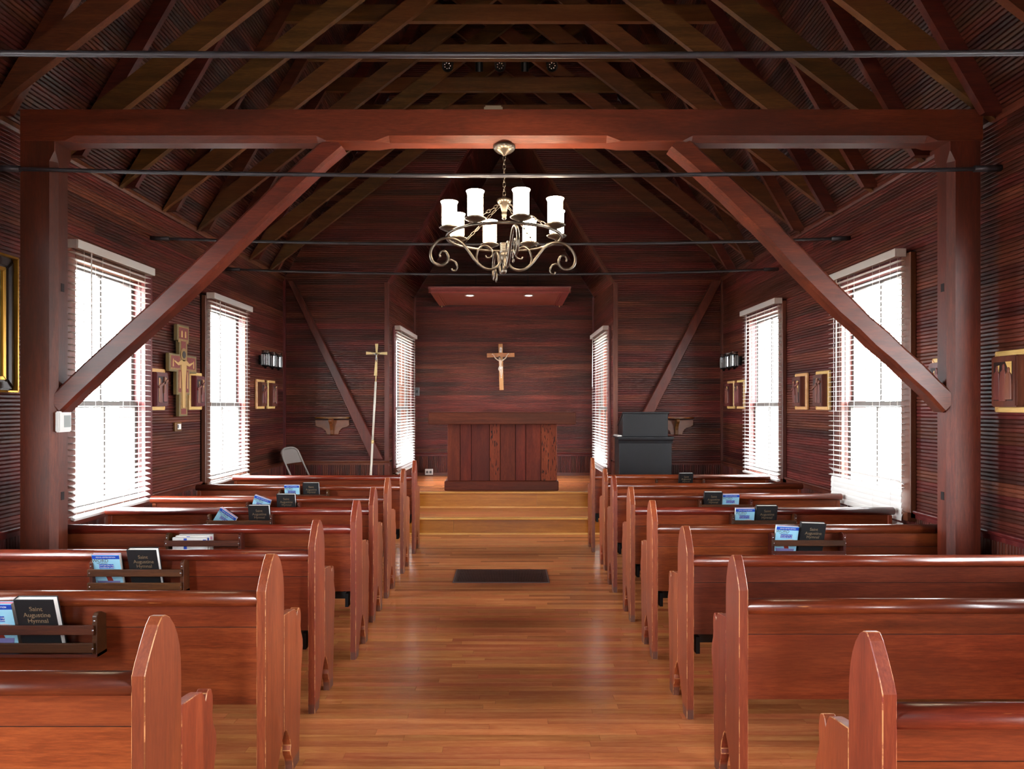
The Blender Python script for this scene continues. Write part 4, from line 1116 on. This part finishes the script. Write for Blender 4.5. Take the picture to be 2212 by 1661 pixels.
tg = thing('label_plaque', 'little orange-brown label block on the wall below the painted icon cross', 'plaque', (XL + 0.004, 6.38, 1.36), PI / 2)
MB().box(-0.06, 0.06, -0.02, 0, 0, 0.085).obj('block', M['corbel'], tg, bevel=0.003)
MB().box(-0.02, 0.045, -0.0215, -0.0195, 0.018, 0.068).obj('card', M['page'], tg)
MB().box(-0.028, 0.0, -0.0225, -0.021, 0.03, 0.062).obj('picture', M['grey'], tg)

# ------------------------------------------------------------------ carved plaques
def rob(x, z, h, w, lean=0.0):
    return [(x - w, z), (x + w, z), (x + w * 0.92 + lean * 0.3, z + h * 0.45), (x + w * 0.75 + lean * 0.7, z + h * 0.78), (x + w * 0.28 + lean, z + h * 0.84), (x + w * 0.34 + lean, z + h * 0.94), (x + lean, z + h),
            (x - w * 0.34 + lean, z + h * 0.94), (x - w * 0.28 + lean, z + h * 0.84), (x - w * 0.75 + lean * 0.7, z + h * 0.78), (x - w * 0.92 + lean * 0.3, z + h * 0.45)]
def plaque(loc, rz, label, variant, w=0.27, h=0.365):
    t = thing('carved_plaque', label, 'plaque', loc, rz, 'carved wooden plaques along the walls')
    a, b = w / 2, h / 2; f = 0.033
    for q in ([(-a, -b), (a, -b), (a - f, -b + f), (-a + f, -b + f)], [(-a, b), (a, b), (a - f, b - f), (-a + f, b - f)],
              [(-a, -b), (-a, b), (-a + f, b - f), (-a + f, -b + f)], [(a, -b), (a, b), (a - f, b - f), (a - f, -b + f)]):
        MB().prism(q, 'y', -0.026, 0.0).obj('frame_bar', M['lightw'], t, bevel=0.004)
    MB().box(-a + f, a - f, -0.072, 0.0, -b + f, b - f).obj('carved_panel', M['plaque'], t, bevel=0.008, seg=2)
    r = random.Random(variant * 7 + 3)
    yy = -0.0735
    MB().box(-a * 0.55, a * 0.55, yy, -0.067, -b * 0.62, b * 0.62).obj('recess', M['recess'], t)  # raised dark plate: the shade of a hollow is put into its colour
    if variant % 3 == 0:
        MB().box(a * 0.10, a * 0.45, yy - 0.001, -0.067, -b * 0.05, b * 0.58).box(-a * 0.5, -a * 0.36, yy - 0.001, -0.067, -b * 0.6, b * 0.55).obj('inlay', M['lightw'], t)
    elif variant % 3 == 1:
        MB().prism([(a * 0.15, b * 0.62), (a * 0.52, b * 0.62), (a * 0.52, -b * 0.1), (a * 0.4, b * 0.25)], 'y', yy - 0.001, -0.067).prism([(-a * 0.3, b * 0.5), (-a * 0.2, b * 0.52), (-a * 0.24, b * 0.3)], 'y', yy - 0.001, -0.067).obj('inlay', M['lightw'], t)
    else:
        MB().lathe([(0, 0), (0.028, 0), (0.028, 0.001), (0, 0.001)], (0, 0, 0), 14).obj('inlay', M['lightw'], t).matrix_local = Matrix.Translation((0.0, yy, b * 0.48)) @ Matrix.Rotation(PI / 2, 4, 'X')
    for k in range(2 + variant % 2):
        x = (-0.5 + (k + 0.5) / (2 + variant % 2)) * a * 1.1
        MB().prism(rob(x, -b * 0.66 + r.uniform(0, 0.02), b * r.uniform(1.0, 1.25), a * 0.2, r.uniform(-0.015, 0.015)), 'y', -0.079 - 0.002 * k, -0.067).obj('carved_figure', M['figure'], t, bevel=0.003)
    if variant % 2 == 0:
        q = r.choice([0.5, -0.5])
        bar(bar(MB(), (-a * 0.6, -0.079, b * 0.1), (a * 0.55, -0.079, b * 0.45), 0.02, 0.012, (0, 1, 0)), (a * 0.15 * q, -0.079, -b * 0.2), (a * 0.3 * q, -0.079, b * 0.6), 0.02, 0.012, (0, 1, 0)).obj('carved_cross', M['figure'], t)
    return t
PX = 0.0035
zpl = 1.742
plaque((XL + PX, 5.985, zpl), PI / 2, 'maple-framed carved plaque between the post-side blind and the painted icon cross', 0)
plaque((XL + PX, 6.725, zpl), PI / 2, 'maple-framed carved plaque between the painted icon cross and the next blind', 4)
plaque((XL + PX, 8.49, zpl), PI / 2, 'maple-framed carved plaque beside the blind, below the wall lamp over the folding chair', 2)
plaque((XL + PX, 8.88, zpl), PI / 2, 'maple-framed carved plaque in the wall corner above the folding chair', 3)
plaque((XR - PX, 9.02, zpl), -PI / 2, 'maple-framed carved plaque in the wall corner beyond the lectern', 5)
plaque((XR - PX, 8.64, zpl), -PI / 2, 'maple-framed dark carved plaque beside the blind, below the lectern-side wall lamp', 9)
plaque((XR - PX, 6.86, zpl), -PI / 2, 'maple-framed carved plaque between the lectern-side blinds, the one closer to the altar', 6)
plaque((XR - PX, 6.39, zpl), -PI / 2, 'maple-framed carved plaque with a round inlay, between the lectern-side blinds, closer to the post', 8)
plaque((XR - PX, 4.60, zpl), -PI / 2, 'maple-framed carved plaque partly hidden behind the bare timber post and its brace', 7)
plaque((XR - PX, 3.99, zpl), -PI / 2, 'maple-framed carved plaque standing clear of the bare timber post, on its entrance side', 1)

# ------------------------------------------------------------------ gold-framed picture
pf = thing('framed_picture', 'gold and dark framed picture on the wall just before the thermostat post', 'picture', (XL + 0.004, 3.86, 2.10), PI / 2)
a, b = 0.39, 0.42
def ringbars(mb, a0, b0, a1, b1, y0, y1):
    for q in ([(-a0, -b0), (a0, -b0), (a1, -b1), (-a1, -b1)], [(-a0, b0), (a0, b0), (a1, b1), (-a1, b1)], [(-a0, -b0), (-a0, b0), (-a1, b1), (-a1, -b1)], [(a0, -b0), (a0, b0), (a1, b1), (a1, -b1)]):
        mb.prism(q, 'y', y0, y1)
    return mb
ringbars(MB(), a, b, a - 0.014, b - 0.014, -0.055, 0.0).obj('gilt_rim', M['gold'], pf, bevel=0.002)
ringbars(MB(), a - 0.014, b - 0.014, a - 0.075, b - 0.075, -0.036, 0.0).obj('cove_frame', M['cove'], pf, bevel=0.01, seg=2)
ringbars(MB(), a - 0.075, b - 0.075, a - 0.10, b - 0.10, -0.030, 0.0).obj('gilt_slip', M['gold'], pf, bevel=0.003)
MB().box(-a + 0.10, a - 0.10, -0.012, -0.004, -b + 0.10, b - 0.10).obj('canvas', M['canvas'], pf)

# ------------------------------------------------------------------ thermostat, outlet, switch box
th = thing('thermostat', 'white wall thermostat with grey screen on the side of the timber post', 'thermostat', (-2.74, 4.185, 1.50), PI / 2)
MB().box(-0.056, 0.062, -0.028, 0.0, -0.062, 0.065).obj('case', M['white'], th, bevel=0.006, seg=2)
MB().box(-0.012, 0.05, -0.0295, -0.027, -0.033, 0.04).obj('screen', M['screen'], th)
ol = thing('outlet', 'white double outlet box low on the wall beside the altar', 'outlet', (-1.325, YA, 0.485))
MB().box(-0.065, 0.065, -0.045, 0, -0.05, 0.05).obj('box', M['white'], ol, bevel=0.006)
for x in (-0.028, 0.028):
    MB().lathe([(0, -0.001), (0.021, -0.001), (0.021, 0.001), (0, 0.001)], (0, 0, 0), 14).obj('socket', M['grey'], ol).matrix_local = Matrix.Translation((x, -0.046, 0)) @ Matrix.Rotation(PI / 2, 4, 'X')
sw = thing('switch_box', 'dark grey switch box in the corner of the altar recess', 'switch', (-1.525, YA, 1.835))
MB().box(-0.04, 0.04, -0.035, 0, -0.07, 0.07).obj('box', M['grey'], sw, bevel=0.004)
MB().box(-0.012, 0.012, -0.04, -0.034, -0.022, 0.022).obj('switch_lever', M['black'], sw)

# ------------------------------------------------------------------ corbel shelves
for (x, lab) in ((-2.425, 'small half-round oak shelf on a bracket, chancel wall, processional cross side'), (2.325, 'small half-round oak shelf on a bracket, half hidden by the black lectern')):
    t = thing('corbel_shelf', lab, 'shelf', (x, YF, 1.20), 0, 'oak bracket shelves')
    pts = [(0.245 * math.cos(PI + PI * k / 20), 0.19 * math.sin(PI + PI * k / 20)) for k in range(21)]
    MB().prism(pts, 'z', 0.222, 0.246).obj('shelf_top', M['corbel'], t, bevel=0.004)
    MB().prism([(-0.075, 0.0), (0.085, 0.0), (0.10, 0.05), (0.14, 0.09), (0.20, 0.105), (0.235, 0.13), (0.235, 0.20), (-0.235, 0.20), (-0.235, 0.13), (-0.20, 0.105), (-0.14, 0.09), (-0.09, 0.05)], 'y', -0.024, 0.0).obj('back_plate', M['corbel'], t, bevel=0.003)
    MB().prism([(-0.02, -0.01), (-0.05, 0.0), (-0.058, 0.06), (-0.075, 0.11), (-0.10, 0.15), (-0.14, 0.175), (-0.15, 0.20), (-0.135, 0.222), (-0.02, 0.222)], 'x', -0.022, 0.022).obj('bracket', M['corbel'], t, bevel=0.003)

# ------------------------------------------------------------------ wall lamps
def sconce(X, s, ys, label):
    t = thing('wall_lamp', label, 'lamp', (X, (ys[0] + ys[2]) / 2, 2.17), 0, 'three-tube wall lamps')
    MB().box(*sorted((0, s * 0.02)), -0.20, 0.20, -0.06, 0.06).obj('back_plate', M['blackm'], t, bevel=0.006)
    yc = (ys[0] + ys[2]) / 2
    for y in ys:
        dy = y - yc
        g_ = MB()
        pr = [(0.044, -0.075), (0.045, 0.07)]
        g_.lathe(pr, (s * 0.10, dy, 0), 18)
        a_ = g_.obj('glass_tube', M['tubeglass'], t)
        r_ = MB()
        for k in range(12):
            an = 2 * PI * k / 12; r_.tube([(s * 0.10 + 0.046 * math.cos(an), dy + 0.046 * math.sin(an), -0.07), (s * 0.10 + 0.046 * math.cos(an), dy + 0.046 * math.sin(an), 0.065)], 0.0045, 5)
        r_.obj('glass_rib', M['ribglass'], a_)
        MB().lathe([(0, -0.112), (0.014, -0.11), (0.016, -0.092), (0.036, -0.088), (0.048, -0.076), (0.048, -0.066), (0, -0.066)], (s * 0.10, dy, 0), 16).obj('bottom_cap', M['blackm'], t, smooth=True)
        MB().lathe([(0.044, 0.066), (0.049, 0.066), (0.049, 0.080), (0.044, 0.080)], (s * 0.10, dy, 0), 16).obj('collar_ring', M['blackm'], t, smooth=True)
        MB().lathe([(0.041, 0.080), (0.043, 0.10), (0.049, 0.112), (0.046, 0.113), (0.040, 0.101)], (s * 0.10, dy, 0), 16).obj('glass_lip', M['tubeglass'], t, smooth=True)
        MB().lathe([(0, -0.06), (0.014, -0.055), (0.015, -0.01), (0.008, 0.03), (0, 0.045)], (s * 0.10, dy, 0), 12).obj('bulb', M['white'], t, smooth=True)
        MB().tube([(s * 0.02, dy, -0.03), (s * 0.055, dy, -0.05), (s * 0.085, dy, -0.09)], 0.007, 6).obj('arm', M['blackm'], t)
    MB().tube([(s * 0.01, -0.20, 0), (s * 0.03, -0.27, -0.004)], 0.006, 6).lathe([(0, -0.01), (0.012, 0), (0, 0.01)], (s * 0.032, -0.275, -0.004), 8).obj('finial', M['blackm'], t)
    return t
sconce(XL, 1, (8.45, 8.70, 8.93), 'unlit three-tube glass wall lamp above two plaques in the folding chair corner')
sconce(XR, -1, (8.65, 8.86, 9.07), 'unlit three-tube glass wall lamp above two plaques in the lectern corner')

# ------------------------------------------------------------------ lectern
lc = thing('lectern', 'black painted wooden lectern with a raised sloping desk, standing on the step', 'lectern', (1.805, 8.95, ZS))
MB().box(-0.345, 0.345, 0.0, 0.37, 0, 0.955).obj('body', M['black'], lc, bevel=0.004)
MB().box(-0.365, 0.365, -0.016, 0.05, 0, 0.09).obj('plinth', M['black'], lc, bevel=0.006)
o = MB().prism([(0.0, 0.90), (-0.006, 0.93), (-0.02, 0.955), (-0.02, 0.966), (0.02, 0.966), (0.02, 0.90)], 'x', -0.357, 0.357).obj('ledge_moulding', M['black'], lc)
MB().box(-0.372, 0.372, -0.03, 0.405, 0.966, 0.990).obj('ledge', M['black'], lc, bevel=0.004)
o = MB()
for s in (-0.295, 0.273):
    o = MB().prism([(0.012, 0.99), (0.38, 0.99), (0.38, 1.14), (0.012, 1.29)], 'x', s, s + 0.022).obj('desk_side', M['black'], lc, bevel=0.002)
MB().box(-0.295, 0.295, 0.0, 0.02, 0.99, 1.292).obj('desk_front', M['black'], lc, bevel=0.003)
MB().prism([(-0.012, 1.293), (0.40, 1.12), (0.40, 1.142), (-0.012, 1.316)], 'x', -0.305, 0.312).obj('desk_top', M['black'], lc, bevel=0.003)
pp = thing('papers', 'two white paper edges lying on the ledge of the black lectern', 'paper', (1.805, 8.95, ZS + 0.990))
for k, (dz, dx) in enumerate(((0.001, 0.0), (0.012, 0.006))):
    MB().box(-0.366 + dx, -0.31, 0.0, 0.38, dz, dz + 0.005).obj('sheet', M['page'], pp)

# ------------------------------------------------------------------ folding chair
fc = thing('folding_chair', 'beige steel folding chair in the corner against the side wall', 'chair', (-2.735, 8.98, ZS), 1.32)
# local: seat faces +y direction? local -y is the front of the chair
W2 = 0.205
for s in (-1, 1):
    x = s * W2
    pts = catmull([(x, -0.26, 0.0), (x, -0.12, 0.27), (x, 0.02, 0.52), (x, 0.10, 0.68), (x * 0.97, 0.135, 0.76)], 5)
    MB().tube(pts, 0.0125, 8).obj('front_leg', M['chair'], fc, smooth=True)
    MB().tube([(x * 0.88, 0.27, 0.0), (x * 0.88, 0.09, 0.25), (x * 0.88, -0.04, 0.43)], 0.0115, 8).obj('rear_leg', M['chair'], fc, smooth=True)
MB().tube(catmull([(-W2 * 0.97, 0.135, 0.76), (-W2 * 0.85, 0.152, 0.805), (-W2 * 0.5, 0.165, 0.835), (0, 0.168, 0.842), (W2 * 0.5, 0.165, 0.835), (W2 * 0.85, 0.152, 0.805), (W2 * 0.97, 0.135, 0.76)], 5), 0.0125, 8).obj('top_bow', M['chair'], fc, smooth=True)
bk = MB(); nx, nz = 10, 8; vs = []
for j in range(nz + 1):
    z = 0.64 + 0.19 * j / nz
    for k in range(nx + 1):
        u = -1 + 2 * k / nx; wv = W2 * 0.97 if z < 0.76 else W2 * 0.97 * math.sqrt(max(0.0, 1 - ((z - 0.76) / 0.085) ** 2)) + 0.02
        vs.append((u * wv, 0.085 + (z - 0.64) * 0.42 + 0.02 * (1 - u * u), z))
fs = [(j * (nx + 1) + k, j * (nx + 1) + k + 1, (j + 1) * (nx + 1) + k + 1, (j + 1) * (nx + 1) + k) for j in range(nz) for k in range(nx)]
o = MB().add(vs, fs).obj('backrest', M['chair'], fc, smooth=True); md = o.modifiers.new('thick', 'SOLIDIFY'); md.thickness = 0.004
MB().prism([(-0.19, -0.20), (0.19, -0.20), (0.185, 0.15), (0.12, 0.18), (-0.12, 0.18), (-0.185, 0.15)], 'z', 0.425, 0.445).obj('seat', M['chair'], fc, bevel=0.008, seg=2)
for yy, zz, xx in ((-0.19, 0.13, W2), (0.19, 0.11, W2 * 0.88)):
    MB().tube([(-xx, yy, zz), (xx, yy, zz)], 0.008, 8).obj('stretcher', M['chair'], fc, smooth=True)

# ------------------------------------------------------------------ floor vent
fv = thing('floor_vent', 'dark bronze floor grille in the aisle between the pews', 'floor vent', (-0.06, 6.16, 0.0))
f = MB().box(-0.44, 0.44, 0, 0.028, 0, 0.006).box(-0.44, 0.44, 0.46, 0.488, 0, 0.006).box(-0.44, -0.405, 0.028, 0.46, 0, 0.006).box(0.395, 0.44, 0.028, 0.46, 0, 0.006)
f.obj('frame', M['vent'], fv)
MB().box(-0.437, -0.43, 0.01, 0.478, 0.006, 0.0075).box(0.427, 0.434, 0.01, 0.478, 0.006, 0.0075).obj('edge_strip', M['ventrim'], fv)
f = MB()
for k in range(54): x = -0.405 + 0.8 * (k + 0.5) / 54; f.box(x - 0.0042, x + 0.0042, 0.028, 0.46, 0.0005, 0.005)
for k in range(7): yy = 0.028 + 0.432 * (k + 0.5) / 7; f.box(-0.405, 0.395, yy - 0.004, yy + 0.004, 0.0005, 0.0045)
o = f.obj('grille_bar', M['vent'], fv); o['kind'] = 'stuff'
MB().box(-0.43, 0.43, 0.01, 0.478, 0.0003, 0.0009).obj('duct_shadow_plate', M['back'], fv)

# ------------------------------------------------------------------ chandelier
HX, HY = -0.022, 4.205
cd = thing('chandelier', 'antique bronze ring chandelier with eight lit glass shades, hung from the tie beam', 'chandelier', (HX, HY, 0))
MB().lathe([(0, 3.20), (0.068, 3.20), (0.070, 3.190), (0.064, 3.176), (0.045, 3.160), (0.020, 3.150), (0.010, 3.140), (0, 3.138)], (0, 0, 0), 28).obj('ceiling_canopy', M['bronze'], cd, smooth=True)
lk = MB().tube([(0.0085 * math.cos(a) , 0, 0.018 * math.sin(a) ) for a in [2 * PI * k / 12 for k in range(12)]], 0.0026, 6, closed=True)
first = lk.obj('chain_link', M['bronze'], cd, smooth=True); link_me = first.data
def chain(p, q, n, start=False):
    p, q = Vector(p), Vector(q); d = (q - p).normalized(); L = (q - p).length
    base = d.to_track_quat('Z', 'Y')
    for k in range(n):
        if start and k == 0: o = first
        else:
            o = bpy.data.objects.new('chain_link', link_me); COL.objects.link(o); o.parent = cd
        m = Matrix.Translation(p + d * L * (k + 0.5) / n) @ base.to_matrix().to_4x4() @ Matrix.Rotation((k % 2) * PI / 2 + 0.3, 4, 'Z') @ Matrix.Diagonal((1.0, 1.0, L / n / 0.030, 1.0))
        o.matrix_local = m
chain((0, 0, 3.14), (0, 0, 2.895), 9, True)
MB().lathe([(0, 2.895), (0.010, 2.89), (0.016, 2.872), (0.044, 2.868), (0.047, 2.860), (0.040, 2.846), (0.026, 2.828), (0.018, 2.80), (0.014, 2.786), (0.017, 2.778), (0.014, 2.768), (0.012, 2.76), (0.014, 2.752), (0, 2.742)], (0, 0, 0), 22).obj('upper_hub', M['bronze'], cd, smooth=True)
RR, ZRING = 0.352, 2.632
MB().tube([(RR * math.cos(2 * PI * k / 64), RR * math.sin(2 * PI * k / 64), ZRING) for k in range(64)], 0.0095, 8, closed=True).obj('ring', M['bronze'], cd, smooth=True)
def pol(deg, r, z):      # angle measured from the viewer's side, clockwise toward +x
    a = math.radians(deg); return (r * math.sin(a), -r * math.cos(a), z)
for dg in (52, 142, 232, 322):
    chain(pol(dg, 0.03, 2.84), pol(dg, RR - 0.01, ZRING + 0.012), 9)
# lower hub and finial
hub = [(0, 2.605)]
for k in range(5): hub += [(0.024, 2.600 - k * 0.011), (0.0275, 2.5955 - k * 0.011), (0.024, 2.591 - k * 0.011)]
hub += [(0.022, 2.538), (0.026, 2.53), (0.022, 2.50), (0.012, 2.482), (0.007, 2.476), (0.007, 2.466), (0.013, 2.452), (0.017, 2.436), (0.0155, 2.422), (0.009, 2.412), (0, 2.409)]
MB().lathe(hub, (0, 0, 0), 20).obj('lower_hub', M['bronze'], cd, smooth=True)
main = [(0.018, 2.535), (0.022, 2.49), (0.045, 2.452), (0.085, 2.436), (0.13, 2.446), (0.175, 2.482), (0.215, 2.535), (0.255, 2.585), (0.30, 2.612), (0.345, 2.618), (0.392, 2.606), (0.432, 2.572), (0.452, 2.528), (0.446, 2.484), (0.418, 2.456), (0.38, 2.452),
        (0.352, 2.474), (0.345, 2.505), (0.358, 2.532), (0.383, 2.536), (0.397, 2.518), (0.392, 2.50)]
tail = [(0.352, 2.476), (0.328, 2.484), (0.302, 2.472), (0.290, 2.448), (0.297, 2.425), (0.316, 2.420), (0.324, 2.434)]
inner = [(0.165, 2.472), (0.172, 2.51), (0.160, 2.555), (0.128, 2.580), (0.092, 2.572), (0.074, 2.545), (0.078, 2.515), (0.104, 2.505), (0.118, 2.52)]
ARM0 = 10
for k in range(4):
    dg = ARM0 + 90 * k
    f = lambda P_: [pol(dg, r, z) for r, z in P_]
    pm = catmull(f(main), 5); n = len(pm)
    a = MB().tube(pm, [0.0088 if i < n * 0.72 else 0.0088 - 0.004 * (i / n - 0.72) / 0.28 for i in range(n)], 8).obj('scroll_arm', M['bronze'], cd, smooth=True)
    for q in (tail, inner):
        pm = catmull(f(q), 5); n = len(pm)
        MB().tube(pm, [0.0070 - 0.003 * i / n for i in range(n)], 7).obj('scroll_curl', M['bronze'], a, smooth=True)
for k in range(8):
    dg = 16.5 + 45 * k; c = pol(dg, RR - 0.008, 0)
    MB().lathe([(0, 2.640), (0.012, 2.640), (0.012, 2.648), (0.03, 2.652), (0.058, 2.664), (0.064, 2.671), (0.058, 2.670), (0.034, 2.664), (0.034, 2.685), (0, 2.685)], c, 22).obj('drip_pan', M['bronze'], cd, smooth=True)
    sh_ = MB().lathe([(0, 2.683), (0.038, 2.683), (0.045, 2.688), (0.045, 2.806), (0.048, 2.816), (0.053, 2.825), (0.050, 2.826), (0.044, 2.816), (0.042, 2.80)], c, 24).obj('glass_shade', M['shade'], cd, smooth=True)

# ------------------------------------------------------------------ spotlights under the ridge
tk = MB().box(-0.75, 0.6, 6.99, 7.02, 5.25, 5.275).obj('lighting_track', M['blackm'])
tag(tk, 'black lighting rail high under the ridge carrying five spotlights', 'lighting track')
for k, (x, facing) in enumerate(((-0.615, 1), (-0.295, 0), (-0.078, 1), (0.175, 0), (0.452, 1))):
    lab = ['black spotlight can in the roof, first of five from the cross side, facing the pews', 'slim black spotlight in the roof, second of five, turned away toward the altar',
           'black spotlight can in the middle of five in the roof, facing the pews', 'slim black spotlight in the roof, fourth of five, turned away toward the altar', 'black spotlight can in the roof, last of five on the lectern side'][k]
    t = thing('spotlight', lab, 'spotlight', (x, 7.005, 5.25), 0, 'spotlights under the roof ridge')
    MB().tube([(0, 0, 0), (0, 0, -0.09)], 0.012, 8).obj('stem', M['blackm'], t)
    r = 0.058 if facing else 0.04
    can = MB().lathe([(0, 0.085), (r * 0.8, 0.08), (r, 0.06), (r, -0.075), (r * 0.86, -0.075), (r * 0.8, -0.05), (0, -0.05)], (0, 0, 0), 20).obj('can', M['blackm'], t, smooth=False)
    mm = Matrix.Translation((0, 0, -0.14)) @ Matrix.Rotation(math.radians(-42) if facing else math.radians(25), 4, 'X')
    can.matrix_local = mm
    for q in range(7):
        a_ = 2 * PI * q / 7
        MB().lathe([(0, 0.004), (0.008, 0.0), (0.006, -0.006), (0, -0.008)], (r * 0.5 * math.cos(a_), r * 0.5 * math.sin(a_), -0.052), 8).obj('reflector', M['led'], can)
jb = MB().box(-0.145, -0.032, 4.16, 4.24, 3.392, 3.432).obj('junction_box', M['cream'], None, bevel=0.008, seg=2)
tag(jb, 'small cream box sitting on top of the heavy tie beam', 'box')
